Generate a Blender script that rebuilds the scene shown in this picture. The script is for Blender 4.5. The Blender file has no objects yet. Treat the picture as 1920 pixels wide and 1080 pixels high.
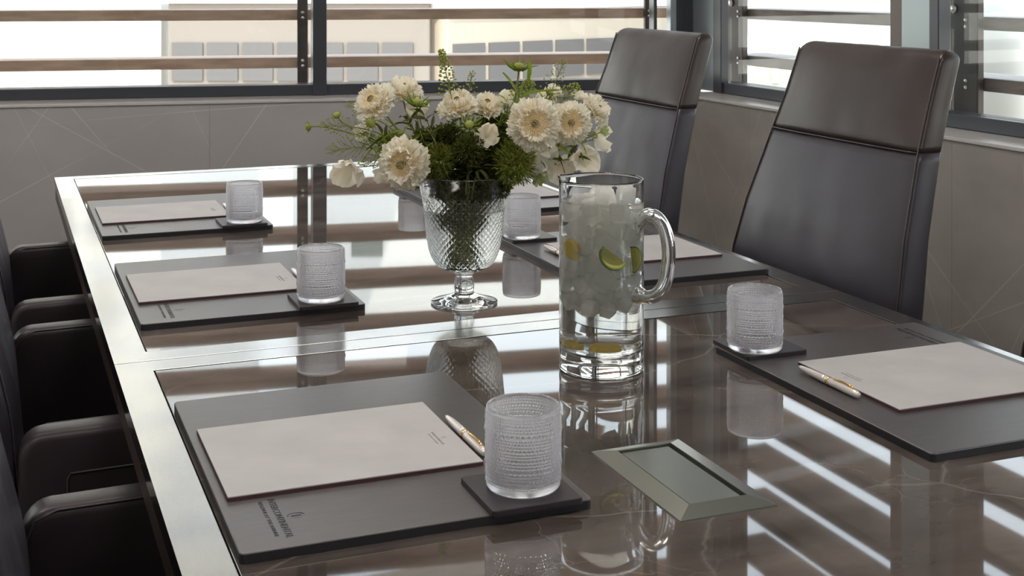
import bpy, bmesh, math, random
import numpy as np
from mathutils import Vector, Matrix, noise
rnd = random.Random(7)
SC = bpy.context.scene
COL = SC.collection
PI = math.pi
R = math.radians

# ------------------------------------------------------------------ camera, sky, sun, exposure
CAM_ROT = R(-21.56)
cam_d = bpy.data.cameras.new('camera')
cam = bpy.data.objects.new('camera', cam_d); COL.objects.link(cam)
cam.location = (0, 0, 1.297)
cam.rotation_euler = (R(90), 0, CAM_ROT)
cam_d.sensor_width = 36
cam_d.lens = 2467.0 / 1920 * 36
cam_d.shift_y = -571.0 / 1920
cam_d.clip_start = 0.02; cam_d.clip_end = 500
cam_d.dof.use_dof = True
cam_d.dof.focus_distance = 1.75
cam_d.dof.aperture_fstop = 34
SC.camera = cam

w = bpy.data.worlds.new('sky'); SC.world = w; w.use_nodes = True
nt = w.node_tree; nt.nodes.clear()
wo = nt.nodes.new('ShaderNodeOutputWorld'); bg = nt.nodes.new('ShaderNodeBackground')
tc = nt.nodes.new('ShaderNodeTexCoord'); sx = nt.nodes.new('ShaderNodeSeparateXYZ')
cr = nt.nodes.new('ShaderNodeValToRGB')
cr.color_ramp.elements[0].position = 0.0; cr.color_ramp.elements[0].color = (1, .93, .84, 1)
cr.color_ramp.elements[1].position = 0.75; cr.color_ramp.elements[1].color = (.62, .78, 1, 1)
e = cr.color_ramp.elements.new(.16); e.color = (.97, .98, 1, 1)
nt.links.new(tc.outputs['Generated'], sx.inputs[0]); nt.links.new(sx.outputs['Z'], cr.inputs[0])
nt.links.new(cr.outputs[0], bg.inputs[0]); bg.inputs[1].default_value = 3.4
nt.links.new(bg.outputs[0], wo.inputs[0])

sun_d = bpy.data.lights.new('sun', 'SUN'); sun_d.energy = 3.8; sun_d.angle = R(1.0); sun_d.color = (1, .9, .76)
sun = bpy.data.objects.new('sun', sun_d); COL.objects.link(sun)
sun.rotation_euler = (R(48), 0, R(-38))          # high behind the viewer, falls on the facades outside

SC.view_settings.view_transform = 'Standard'
SC.view_settings.look = 'None'
SC.view_settings.gamma = 1
SC.view_settings.use_curve_mapping = False
SC.view_settings.exposure = 0.3
cy = SC.cycles
cy.max_bounces = 24; cy.transmission_bounces = 22; cy.glossy_bounces = 8; cy.diffuse_bounces = 9
cy.transparent_max_bounces = 24
cy.sample_clamp_indirect = 12
cy.blur_glossy = 0.6
cy.use_denoising = True

# added fill: soft unseen area lights under the ceiling, matching panels built further down
FILL_SPOTS = [(-1.2, 0.2), (1.0, 0.2), (-1.2, 3.2), (1.0, 3.2)]
for (lx, ly) in FILL_SPOTS:
    ld = bpy.data.lights.new('added_fill_lamp', 'AREA'); ld.shape = 'RECTANGLE'; ld.size = 1.2; ld.size_y = .6
    ld.energy = 19; ld.color = (1, .93, .86)
    lo = bpy.data.objects.new('added_fill_lamp', ld); COL.objects.link(lo); lo.location = (lx, ly, 3.36)

# ------------------------------------------------------------------ materials
def mat(name, color=(.5, .5, .5), rough=.5, metal=0, spec=.5, **kw):
    m = bpy.data.materials.new(name); m.use_nodes = True
    b = m.node_tree.nodes['Principled BSDF']
    b.inputs['Base Color'].default_value = (*color, 1)
    b.inputs['Roughness'].default_value = rough
    b.inputs['Metallic'].default_value = metal
    b.inputs['Specular IOR Level'].default_value = spec
    for k, v in kw.items(): b.inputs[k].default_value = v
    return m
def N(m, t, **kw):
    n = m.node_tree.nodes.new(t)
    for k, v in kw.items(): setattr(n, k, v)
    return n
def LK(m, a, b): m.node_tree.links.new(a, b)
def B(m): return m.node_tree.nodes['Principled BSDF']
def coords(m, scale=(1, 1, 1), out='Object'):
    t = N(m, 'ShaderNodeTexCoord'); mp = N(m, 'ShaderNodeMapping'); mp.inputs['Scale'].default_value = scale
    LK(m, t.outputs[out], mp.inputs[0]); return mp.outputs[0]
def noisy(m, c1, c2, scale=8, cscale=(1, 1, 1), detail=5, lo=.35, hi=.65, bump=0, bdist=.001, bscale=None):
    v = coords(m, cscale); n = N(m, 'ShaderNodeTexNoise'); n.inputs['Scale'].default_value = scale; n.inputs['Detail'].default_value = detail
    LK(m, v, n.inputs['Vector']); r = N(m, 'ShaderNodeValToRGB')
    r.color_ramp.elements[0].position = lo; r.color_ramp.elements[0].color = (*c1, 1)
    r.color_ramp.elements[1].position = hi; r.color_ramp.elements[1].color = (*c2, 1)
    LK(m, n.outputs[0], r.inputs[0]); LK(m, r.outputs[0], B(m).inputs['Base Color'])
    if bump:
        n2 = N(m, 'ShaderNodeTexNoise'); n2.inputs['Scale'].default_value = bscale or scale * 6; n2.inputs['Detail'].default_value = 4
        LK(m, v, n2.inputs['Vector']); bp = N(m, 'ShaderNodeBump'); bp.inputs['Strength'].default_value = bump; bp.inputs['Distance'].default_value = bdist
        LK(m, n2.outputs[0], bp.inputs['Height']); LK(m, bp.outputs[0], B(m).inputs['Normal'])
    return r
def veins(m, base_ramp, vcol, scale, cscale, width, warp=.25, rot=0, amount=1.0):
    """thin irregular mineral veins mixed over the base colour"""
    t = N(m, 'ShaderNodeTexCoord'); mp = N(m, 'ShaderNodeMapping'); mp.inputs['Scale'].default_value = cscale; mp.inputs['Rotation'].default_value = (0, 0, rot)
    LK(m, t.outputs['Object'], mp.inputs[0])
    n = N(m, 'ShaderNodeTexNoise'); n.inputs['Scale'].default_value = scale * 1.3; n.inputs['Detail'].default_value = 6
    LK(m, mp.outputs[0], n.inputs['Vector'])
    mx = N(m, 'ShaderNodeVectorMath', operation='MULTIPLY_ADD'); mx.inputs[1].default_value = (warp,) * 3
    LK(m, n.outputs['Color'], mx.inputs[0]); LK(m, mp.outputs[0], mx.inputs[2])
    vo = N(m, 'ShaderNodeTexVoronoi', feature='DISTANCE_TO_EDGE'); vo.inputs['Scale'].default_value = scale
    LK(m, mx.outputs[0], vo.inputs['Vector'])
    n3 = N(m, 'ShaderNodeTexNoise'); n3.inputs['Scale'].default_value = scale * .9
    LK(m, mp.outputs[0], n3.inputs['Vector'])
    r3 = N(m, 'ShaderNodeValToRGB'); r3.color_ramp.elements[0].position = .45; r3.color_ramp.elements[1].position = .62
    r3.color_ramp.elements[1].color = (amount,) * 3 + (1,)
    LK(m, n3.outputs[0], r3.inputs[0])
    r = N(m, 'ShaderNodeValToRGB'); r.color_ramp.elements[0].position = 0; r.color_ramp.elements[0].color = (1, 1, 1, 1)
    r.color_ramp.elements[1].position = width; r.color_ramp.elements[1].color = (0, 0, 0, 1)
    LK(m, vo.outputs['Distance'], r.inputs[0])
    mu = N(m, 'ShaderNodeMath', operation='MULTIPLY'); LK(m, r.outputs[0], mu.inputs[0]); LK(m, r3.outputs[0], mu.inputs[1])
    mc = N(m, 'ShaderNodeMix', data_type='RGBA'); mc.inputs['B'].default_value = (*vcol, 1)
    LK(m, mu.outputs[0], mc.inputs['Factor']); LK(m, base_ramp, mc.inputs['A'])
    LK(m, mc.outputs['Result'], B(m).inputs['Base Color'])
    return mc.outputs['Result']

M = {}
m = M['marble'] = mat('polished_brown_marble', rough=.025, spec=.62)
r_ = noisy(m, (.036, .029, .026), (.115, .096, .086), 4.5, (1, 2.6, 1), 10, .30, .72)
o_ = veins(m, r_.outputs[0], (.36, .32, .27), 1.6, (1, 1.5, 1), .005, .22, .5, .38)
veins(m, o_, (.24, .20, .17), 4.2, (1, 1, 1), .006, .25, 1.2, .35)
m = M['steel'] = mat('satin_steel', (.66, .65, .62), .16, 1)
noisy(m, (.38, .39, .40), (.50, .49, .455), 7, (1, 1, 1), 2, .34, .64)  # cream and grey-blue blotches paint blurred window reflections into the steel colour
M['dark_gap'] = mat('dark_joint', (.01, .01, .012), .6)
m = M['table_wood'] = mat('dark_brown_veneer', (.05, .035, .03), .4)
noisy(m, (.030, .020, .017), (.055, .038, .030), 5, (12, 1, 1))
def leather(name, c1, c2):
    m = mat(name, c1, .4, spec=.42); noisy(m, c1, c2, 4, bump=.2, bdist=.0006, bscale=260)
    v = coords(m, (1, 1, .35)); n = N(m, 'ShaderNodeTexNoise'); n.inputs['Scale'].default_value = 9; n.inputs['Detail'].default_value = 3; LK(m, v, n.inputs['Vector'])
    mr = N(m, 'ShaderNodeMapRange'); mr.inputs['From Min'].default_value = .3; mr.inputs['From Max'].default_value = .7; mr.inputs['To Min'].default_value = .30; mr.inputs['To Max'].default_value = .50
    LK(m, n.outputs[0], mr.inputs['Value']); LK(m, mr.outputs[0], B(m).inputs['Roughness']); return m
M['leather_top'] = leather('brown_headrest_leather', (.030, .021, .020), (.042, .030, .028))
M['leather_back'] = leather('plum_back_leather', (.026, .022, .031), (.036, .031, .042))
m = M['leather'] = mat('dark_brown_leather', (.034, .022, .022), .40, spec=.42)
noisy(m, (.022, .016, .020), (.031, .024, .028), 4, bump=.2, bdist=.0006, bscale=260)
m = M['leather_edge'] = mat('dark_leather_edge', (.030, .025, .030), .42)
M['thread'] = mat('leather_piping', (.040, .030, .034), .38)
M['chrome'] = mat('chrome', (.7, .7, .72), .12, 1)
m = M['blotter'] = mat('charcoal_leatherette', (.034, .031, .036), .36, spec=1.0)
noisy(m, (.038, .032, .034), (.052, .044, .045), 30, (1, 8, 1), bump=.3, bdist=.0004, bscale=150)
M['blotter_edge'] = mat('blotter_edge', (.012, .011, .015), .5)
m = M['coaster'] = mat('coaster_leather', (.022, .017, .021), .42)
m = M['paper'] = mat('notepad_paper', (.60, .555, .55), .6)
noisy(m, (.375, .365, .37), (.42, .41, .415), 12, bump=.12, bdist=.001, bscale=9)
M['pad_edge'] = mat('notepad_backing', (.060, .022, .028), .5)
M['ink'] = mat('black_print', (.006, .006, .007), .45)
M['ink_grey'] = mat('grey_print', (.30, .29, .29), .5)
M['pen'] = mat('pearl_pen_body', (.72, .68, .66), .22, .35)
M['gold'] = mat('gold_trim', (.85, .55, .20), .2, 1)
M['tip'] = mat('pen_dark_tip', (.02, .02, .02), .3)
m = M['plate'] = mat('bronze_grey_metal', (.25, .26, .235), .30, .85)
noisy(m, (.235, .245, .22), (.28, .29, .262), 4)
M['plate_dark'] = mat('plate_recess', (.015, .015, .015), .5)
def glassmat(name, col=(1, 1, 1), rough=0, ior=1.5):
    m = bpy.data.materials.new(name); m.use_nodes = True; t = m.node_tree; t.nodes.clear()
    g = t.nodes.new('ShaderNodeBsdfGlass'); o = t.nodes.new('ShaderNodeOutputMaterial')
    g.inputs['Color'].default_value = (*col, 1); g.inputs['Roughness'].default_value = rough; g.inputs['IOR'].default_value = ior
    t.links.new(g.outputs[0], o.inputs[0]); return m
M['glass'] = glassmat('clear_glass', (.99, .995, .995), 0, 1.5)
m = M['bead_glass'] = glassmat('pressed_glass', (.99, .99, 1), 0, 1.47)
t = m.node_tree; tl = t.nodes.new('ShaderNodeBsdfTranslucent'); tl.inputs[0].default_value = (.95, .95, 1, 1); mz = t.nodes.new('ShaderNodeMixShader'); mz.inputs[0].default_value = .14
t.links.new(t.nodes['Glass BSDF'].outputs[0], mz.inputs[1]); t.links.new(tl.outputs[0], mz.inputs[2]); t.links.new(mz.outputs[0], t.nodes['Material Output'].inputs[0])
M['water'] = glassmat('water', (.995, 1, .995), 0, 1.33)
# ice: clear cubes with a cloudy core
m = bpy.data.materials.new('cloudy_ice'); m.use_nodes = True; t = m.node_tree; t.nodes.clear()
g = t.nodes.new('ShaderNodeBsdfGlass'); g.inputs['IOR'].default_value = 1.14; g.inputs['Roughness'].default_value = .10
d = t.nodes.new('ShaderNodeBsdfTranslucent'); d.inputs[0].default_value = (1, 1, .97, 1)
d2 = t.nodes.new('ShaderNodeBsdfDiffuse'); d2.inputs[0].default_value = (1, 1, .97, 1)
a1 = t.nodes.new('ShaderNodeMixShader'); a1.inputs[0].default_value = .15
t.links.new(d.outputs[0], a1.inputs[1]); t.links.new(d2.outputs[0], a1.inputs[2])
nz = t.nodes.new('ShaderNodeTexNoise'); nz.inputs['Scale'].default_value = 90; nz.inputs['Detail'].default_value = 4
tcn = t.nodes.new('ShaderNodeTexCoord'); t.links.new(tcn.outputs['Object'], nz.inputs['Vector'])
rr = t.nodes.new('ShaderNodeValToRGB'); rr.color_ramp.elements[0].position = .30; rr.color_ramp.elements[0].color = (.30,) * 3 + (1,)
rr.color_ramp.elements[1].position = .62; rr.color_ramp.elements[1].color = (.85,) * 3 + (1,)
t.links.new(nz.outputs[0], rr.inputs[0])
a2 = t.nodes.new('ShaderNodeMixShader'); t.links.new(rr.outputs[0], a2.inputs[0]); t.links.new(g.outputs[0], a2.inputs[1]); t.links.new(a1.outputs[0], a2.inputs[2])
o = t.nodes.new('ShaderNodeOutputMaterial'); t.links.new(a2.outputs[0], o.inputs[0]); M['ice'] = m
# thin window glazing: mostly transparent, fresnel mirror on top
m = bpy.data.materials.new('window_glazing'); m.use_nodes = True; t = m.node_tree; t.nodes.clear()
tr = t.nodes.new('ShaderNodeBsdfTransparent'); tr.inputs[0].default_value = (.93, .96, .96, 1)
gl = t.nodes.new('ShaderNodeBsdfGlossy'); gl.inputs['Roughness'].default_value = .01
lw = t.nodes.new('ShaderNodeLayerWeight'); lw.inputs[0].default_value = .5
pw = t.nodes.new('ShaderNodeMath'); pw.operation = 'POWER'; pw.inputs[1].default_value = 5; t.links.new(lw.outputs['Facing'], pw.inputs[0])
fr = t.nodes.new('ShaderNodeMath'); fr.operation = 'MULTIPLY_ADD'; fr.inputs[1].default_value = .9; fr.inputs[2].default_value = .03; t.links.new(pw.outputs[0], fr.inputs[0])
mx = t.nodes.new('ShaderNodeMixShader'); o = t.nodes.new('ShaderNodeOutputMaterial')
t.links.new(fr.outputs[0], mx.inputs[0]); t.links.new(tr.outputs[0], mx.inputs[1]); t.links.new(gl.outputs[0], mx.inputs[2]); t.links.new(mx.outputs[0], o.inputs[0])
M['pane'] = m

def wallstone(name, c1, c2, axis):
    """honed stone crossed by long thin scratch-like veins"""
    m = mat(name, rough=.33, spec=.45)
    r = noisy(m, c1, c2, 3.2, (1, 1, 1.6), 9, .25, .75)
    col = r.outputs[0]
    for k, (ang, sc_, off) in enumerate(((62, .62, 0), (118, .50, 3.1), (24, .53, 1.7), (95, .56, 5.2), (145, .45, 2.2), (40, .40, 4.4))):
        t = N(m, 'ShaderNodeTexCoord'); mp = N(m, 'ShaderNodeMapping')
        mp.inputs['Rotation'].default_value = (0, R(ang), 0) if axis == 'y' else (R(ang), 0, 0)
        mp.inputs['Location'].default_value = (off, off, off)
        LK(m, t.outputs['Object'], mp.inputs[0])
        wv = N(m, 'ShaderNodeTexWave', wave_type='BANDS', bands_direction='X' if axis == 'y' else 'Z'); wv.inputs['Scale'].default_value = sc_
        wv.inputs['Distortion'].default_value = 2.2; wv.inputs['Detail'].default_value = 1.0; wv.inputs['Detail Scale'].default_value = .35
        LK(m, mp.outputs[0], wv.inputs['Vector'])
        mr = N(m, 'ShaderNodeMapRange'); mr.inputs['From Min'].default_value = .9999; mr.inputs['From Max'].default_value = 1.0; mr.inputs['To Max'].default_value = .5
        LK(m, wv.outputs['Fac'], mr.inputs['Value'])
        nz = N(m, 'ShaderNodeTexNoise'); nz.inputs['Scale'].default_value = 1.7; LK(m, mp.outputs[0], nz.inputs['Vector'])
        mk = N(m, 'ShaderNodeMapRange'); mk.inputs['From Min'].default_value = .38; mk.inputs['From Max'].default_value = .62; LK(m, nz.outputs[0], mk.inputs['Value'])
        mu = N(m, 'ShaderNodeMath', operation='MULTIPLY'); LK(m, mr.outputs[0], mu.inputs[0]); LK(m, mk.outputs[0], mu.inputs[1])
        mc = N(m, 'ShaderNodeMix', data_type='RGBA'); mc.inputs['B'].default_value = (*[min(1, x * 1.75) for x in c2], 1)
        LK(m, mu.outputs[0], mc.inputs['Factor']); LK(m, col, mc.inputs['A']); col = mc.outputs['Result']
    LK(m, col, B(m).inputs['Base Color'])
    return m
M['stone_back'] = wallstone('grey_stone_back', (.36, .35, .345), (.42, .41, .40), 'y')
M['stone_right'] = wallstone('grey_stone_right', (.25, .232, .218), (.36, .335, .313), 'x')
M['ledge'] = mat('pale_stone_ledge', (.52, .51, .50), .22)
M['frame'] = mat('blue_black_frame', (.050, .056, .068), .30, .2)
M['cladding'] = mat('blue_grey_cladding', (.30, .355, .375), .28, .55)
M['plaster'] = mat('room_plaster', (.58, .55, .52), .7)
M['ceiling'] = mat('ceiling_paint', (.75, .73, .70), .8)
m = M['carpet'] = mat('dark_carpet', (.035, .028, .028), .95); noisy(m, (.028, .022, .022), (.045, .036, .035), 60)
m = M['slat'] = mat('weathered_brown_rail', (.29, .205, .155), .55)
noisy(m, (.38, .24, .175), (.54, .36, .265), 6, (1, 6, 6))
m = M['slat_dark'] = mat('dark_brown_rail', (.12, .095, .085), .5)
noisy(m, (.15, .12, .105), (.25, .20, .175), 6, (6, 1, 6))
M['post'] = mat('dark_brown_post', (.050, .036, .032), .45)
M['bolt'] = mat('steel_bolt', (.75, .73, .72), .25, 1)
M['fill_glow'] = mat('added_fill_glow', (.9, .9, .88), .6)  # glowing face of the unseen fill panels added to brighten the room
B(M['fill_glow']).inputs['Emission Color'].default_value = (1, .93, .86, 1); B(M['fill_glow']).inputs['Emission Strength'].default_value = 3
M['fac_beige'] = mat('beige_facade', (.225, .192, .165), .8)
M['fac_cream'] = mat('cream_facade', (.44, .375, .30), .8)
M['fac_white'] = mat('white_facade', (.86, .84, .80), .8)
M['fac_grey'] = mat('grey_facade', (.30, .295, .27), .8)
M['win_grey'] = mat('grey_window', (.135, .125, .12), .8, spec=.2)
M['win_pale'] = mat('pale_window', (.24, .25, .22), .8, spec=.2)
M['ground'] = mat('street_concrete', (.35, .33, .30), .9)
# plants
def translucent(name, col, fac=.4, rough=.6, tcol=None):
    m = mat(name, col, rough, spec=.25); t = m.node_tree; b = B(m)
    tr = t.nodes.new('ShaderNodeBsdfTranslucent'); tr.inputs[0].default_value = (*(tcol or col), 1)
    mx = t.nodes.new('ShaderNodeMixShader'); mx.inputs[0].default_value = fac
    t.links.new(b.outputs[0], mx.inputs[1]); t.links.new(tr.outputs[0], mx.inputs[2])
    t.links.new(mx.outputs[0], t.nodes['Material Output'].inputs[0]); return m
m = M['petal'] = translucent('cream_petal', (.86, .82, .70), .35, tcol=(.9, .84, .66))
t_ = N(m, 'ShaderNodeTexCoord'); s_ = N(m, 'ShaderNodeSeparateXYZ'); LK(m, t_.outputs['Generated'], s_.inputs[0])
r_ = N(m, 'ShaderNodeValToRGB'); r_.color_ramp.elements[0].position = .05; r_.color_ramp.elements[0].color = (.86, .76, .58, 1)
r_.color_ramp.elements[1].position = .75; r_.color_ramp.elements[1].color = (.93, .92, .86, 1)
LK(m, s_.outputs['X'], r_.inputs[0]); LK(m, r_.outputs[0], B(m).inputs['Base Color'])
M['pea'] = translucent('white_sweet_pea_petal', (.92, .90, .83), .4, tcol=(.92, .86, .70))
M['pea_green'] = translucent('pale_green_petal', (.48, .55, .26), .4)
M['floret'] = translucent('cream_peach_florets', (1, .95, .82), .6)
M['floret_dark'] = translucent('dark_green_florets', (.10, .12, .03), .2)
M['stem'] = translucent('green_stem', (.24, .27, .08), .15)
m = M['leaf'] = translucent('dark_green_leaf', (.060, .072, .016), .3, tcol=(.15, .19, .02))
M['leaf_light'] = translucent('bright_green_leaf', (.20, .26, .05), .35, tcol=(.36, .48, .06))
M['pod'] = translucent('yellow_green_pods', (.36, .40, .10), .35, tcol=(.5, .55, .10))
M['lime_rind'] = mat('lime_rind', (.13, .22, .03), .35)
m = M['lime_flesh'] = translucent('lime_flesh', (.74, .72, .25), .5)
M['lemon'] = translucent('lemon_flesh', (1, .90, .42), .7)

# ------------------------------------------------------------------ helpers
def link(name, me, material=None, parent=None, loc=None, rotz=None):
    if material is not None and not me.materials: me.materials.append(material)
    o = bpy.data.objects.new(name, me); COL.objects.link(o)
    if parent is not None: o.parent = parent
    if loc is not None: o.location = loc
    if rotz is not None: o.rotation_euler = (0, 0, rotz)
    return o
def tag(o, label=None, cat=None, group=None, kind=None):
    if label: o['label'] = label
    if cat: o['category'] = cat
    if group: o['group'] = group
    if kind: o['kind'] = kind
    return o
def thing(name, label, cat, loc=(0, 0, 0), rotz=0, group=None, kind=None):
    o = bpy.data.objects.new(name, None); COL.objects.link(o); o.empty_display_size = .05
    o.location = loc; o.rotation_euler = (0, 0, rotz)
    return tag(o, label, cat, group, kind)
def copy_tree(o, parent=None):
    c = o.copy(); COL.objects.link(c); c.parent = parent
    for ch in list(o.children): copy_tree(ch, c)
    return c
def smooth(me, on=True):
    me.polygons.foreach_set('use_smooth', [on] * len(me.polygons)); me.update(); return me
def bm_mesh(bm, sm=False):
    me = bpy.data.meshes.new('m'); bmesh.ops.recalc_face_normals(bm, faces=bm.faces[:]); bm.to_mesh(me); bm.free()
    if sm: smooth(me)
    return me
def add_box(bm, x0, x1, y0, y1, z0, z1):
    v = [bm.verts.new(p) for p in ((x0, y0, z0), (x1, y0, z0), (x1, y1, z0), (x0, y1, z0), (x0, y0, z1), (x1, y0, z1), (x1, y1, z1), (x0, y1, z1))]
    for f in ((0, 3, 2, 1), (4, 5, 6, 7), (0, 1, 5, 4), (1, 2, 6, 5), (2, 3, 7, 6), (3, 0, 4, 7)): bm.faces.new([v[i] for i in f])
def box_me(x0, x1, y0, y1, z0, z1, bev=0, seg=2, sm=False):
    bm = bmesh.new(); add_box(bm, x0, x1, y0, y1, z0, z1)
    if bev: bmesh.ops.bevel(bm, geom=bm.edges[:], offset=bev, segments=seg, affect='EDGES', profile=.5)
    return bm_mesh(bm, sm)
def slab_me(w, l, th, r=.004, bev=.0008, seg=5):
    """flat board, rounded plan corners, origin at corner, bottom at z 0"""
    bm = bmesh.new(); pts = []
    for cx, cy_, a0 in ((w - r, r, -90), (w - r, l - r, 0), (r, l - r, 90), (r, r, 180)):
        for i in range(seg + 1):
            a = R(a0 + 90 * i / seg); pts.append((cx + r * math.cos(a), cy_ + r * math.sin(a)))
    f = bm.faces.new([bm.verts.new((x, y, 0)) for x, y in pts])
    ex = bmesh.ops.extrude_face_region(bm, geom=[f]); vs = [g for g in ex['geom'] if isinstance(g, bmesh.types.BMVert)]
    bmesh.ops.translate(bm, verts=vs, vec=(0, 0, th))
    if bev:
        es = [e for e in bm.edges if all(v.co.z > th - 1e-6 for v in e.verts)]
        bmesh.ops.bevel(bm, geom=es, offset=bev, segments=2, affect='EDGES', profile=.5)
    return bm_mesh(bm)
def grid_me(P, closed_u=True, cap0=False, cap1=False, sm=True):
    """P: array (rows, cols, 3)"""
    P = np.asarray(P, float); r, c = P.shape[:2]
    verts = P.reshape(-1, 3); idx = np.arange(r * c).reshape(r, c)
    if closed_u: nx_ = np.roll(idx, -1, axis=1); a, b = idx[:-1], nx_[:-1]; cc, d = nx_[1:], idx[1:]
    else: a, b, cc, d = idx[:-1, :-1], idx[:-1, 1:], idx[1:, 1:], idx[1:, :-1]
    F = np.stack([a, b, cc, d], -1).reshape(-1, 4)
    vl = [verts]; tris = []
    n = r * c
    if cap0:
        vl.append(P[0].mean(0)[None]); tris.append(np.stack([np.roll(idx[0], -1), idx[0], np.full(c, n)], -1)); n += 1
    if cap1:
        vl.append(P[-1].mean(0)[None]); tris.append(np.stack([idx[-1], np.roll(idx[-1], -1), np.full(c, n)], -1)); n += 1
    V = np.concatenate(vl); T = np.concatenate(tris) if tris else np.zeros((0, 3), int)
    me = bpy.data.meshes.new('m'); me.vertices.add(len(V)); me.vertices.foreach_set('co', V.ravel())
    me.loops.add(F.size + T.size); me.loops.foreach_set('vertex_index', np.concatenate([F.ravel(), T.ravel()]).astype(np.int32))
    me.polygons.add(len(F) + len(T))
    st = np.concatenate([np.arange(len(F)) * 4, F.size + np.arange(len(T)) * 3]).astype(np.int32)
    me.polygons.foreach_set('loop_start', st); me.update(calc_edges=True); me.validate()
    if sm: smooth(me)
    return me
def lathe_me(prof, seg=64, disp=None, sm=True):
    """prof: list of (r,z); closes to the axis where r == 0 at either end"""
    cap0 = prof[0][0] == 0; cap1 = prof[-1][0] == 0
    pr = np.array([p for p in prof if p[0] > 0], float)
    th = np.arange(seg) / seg * 2 * PI
    rr = np.repeat(pr[:, :1], seg, 1)
    if disp is not None: rr = rr + disp(pr, th)
    P = np.stack([rr * np.cos(th), rr * np.sin(th), np.repeat(pr[:, 1:2], seg, 1)], -1)
    return grid_me(P, True, cap0, cap1, sm)
def tube_pts(path, radii, seg=8):
    path = [Vector(p) for p in path]; n = len(path); rows = []
    if not hasattr(radii, '__len__'): radii = [radii] * n
    up = None
    for i, p in enumerate(path):
        t = (path[min(i + 1, n - 1)] - path[max(i - 1, 0)])
        if t.length < 1e-9: t = Vector((0, 0, 1))
        t.normalize()
        if up is None:
            up = Vector((0, 0, 1)) if abs(t.z) < .9 else Vector((1, 0, 0))
        a = t.cross(up)
        if a.length < 1e-6: a = t.orthogonal()
        a.normalize(); b = a.cross(t).normalized(); up = b
        rows.append([p + (a * math.cos(k / seg * 2 * PI) + b * math.sin(k / seg * 2 * PI)) * radii[i] for k in range(seg)])
    return np.array([[tuple(q) for q in r] for r in rows])
def tube_me(path, radii, seg=8): return grid_me(tube_pts(path, radii, seg), True, True, True)
def join_me(meshes):
    """merge plain meshes (same material) into one"""
    V = []; Fs = []; off = 0
    for me in meshes:
        n = len(me.vertices); co = np.empty(n * 3); me.vertices.foreach_get('co', co); V.append(co.reshape(-1, 3))
        Fs += [tuple(v + off for v in p.vertices) for p in me.polygons]; off += n
        bpy.data.meshes.remove(me)
    out = bpy.data.meshes.new('m'); out.from_pydata(np.concatenate(V).tolist(), [], Fs); smooth(out); return out
def bez(p0, p1, p2, p3, n=12):
    p0, p1, p2, p3 = map(Vector, (p0, p1, p2, p3)); out = []
    for i in range(n + 1):
        t = i / n; out.append(p0 * (1 - t) ** 3 + p1 * 3 * t * (1 - t) ** 2 + p2 * 3 * t * t * (1 - t) + p3 * t ** 3)
    return out
def struct(name, me, material, loc=None, rotz=None, parent=None):
    o = link(name, me, material, parent, loc, rotz)
    if parent is None: o['kind'] = 'structure'
    return o
def sempty(name):
    o = bpy.data.objects.new(name, None); COL.objects.link(o); o['kind'] = 'structure'; return o

# ------------------------------------------------------------------ room shell
ZL = .815; ZF = .862; ZH = 3.22; ZC_ = 3.40; ZT = .75
X0, Y0, XR = -2.7, -2.6, 3.0
TH = R(-9.06); AX, AY = .031, 5.83
s0 = (X0 - AX) / math.cos(TH); s1 = (XR - AX) / math.cos(TH); YB0 = AY + s0 * math.sin(TH); YB1 = AY + s1 * math.sin(TH)
BACK = ((AX, AY, 0), TH)                    # back wall frame: x along the wall, y outwards
struct('floor', box_me(X0 - .2, XR + .3, Y0 - .2, 6.9, -.1, 0), M['carpet'])
struct('ceiling', box_me(X0 - .2, XR + .42, Y0 - .2, 6.9, ZC_, ZC_ + .15), M['ceiling'])
struct('wall_left', box_me(X0 - .15, X0, Y0, YB0 + .1, 0, ZC_), M['plaster'])
struct('wall_front', box_me(X0 - .15, XR + .2, Y0 - .15, Y0, 0, ZC_), M['plaster'])
# back wall: core + stone slabs + ledge
wb = struct('wall_back', box_me(s0, s1 - .03, -.19, .10, 0, ZL - .04), M['plaster'], *BACK)
x = s0
k = 0
for wd in (1.25, 1.25, 1.11, .99, 1.25, 1.0):
    x1 = min(x + wd, s1 - .04)
    if x1 - x > .05: link('stone_slab', box_me(x + .0004, x1 - .0004, -.215, -.191, .002, ZL - .0135, .0004, 1), M['stone_back'], wb)
    x = x1
struct('trim_1', box_me(s0, s1 - .02, -.222, .02, ZL - .013, ZL - .001, .002, 2), M['ledge'], *BACK)
wr = struct('wall_right', box_me(2.84, 3.10, Y0, YB1 - .22, 0, ZL - .04), M['plaster'])
y = Y0
while y < YB1 - .24:
    y1 = min(y + 1.19, YB1 - .235)
    link('stone_slab', box_me(2.815, 2.839, y + .0004, y1 - .0004, .002, ZL - .0135, .0004, 1), M['stone_right'], wr); y = y1
struct('trim_2', box_me(2.808, 3.02, Y0, YB1 - .215, ZL - .013, ZL - .001, .002, 2), M['ledge'])
struct('wall_back_header', box_me(s0, s1 + .1, -.03, .14, ZH, ZC_ - .001), M['plaster'], *BACK)
struct('wall_right_header', box_me(2.97, 3.14, Y0, YB1 + .1, ZH, ZC_ - .001), M['plaster'])

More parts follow.
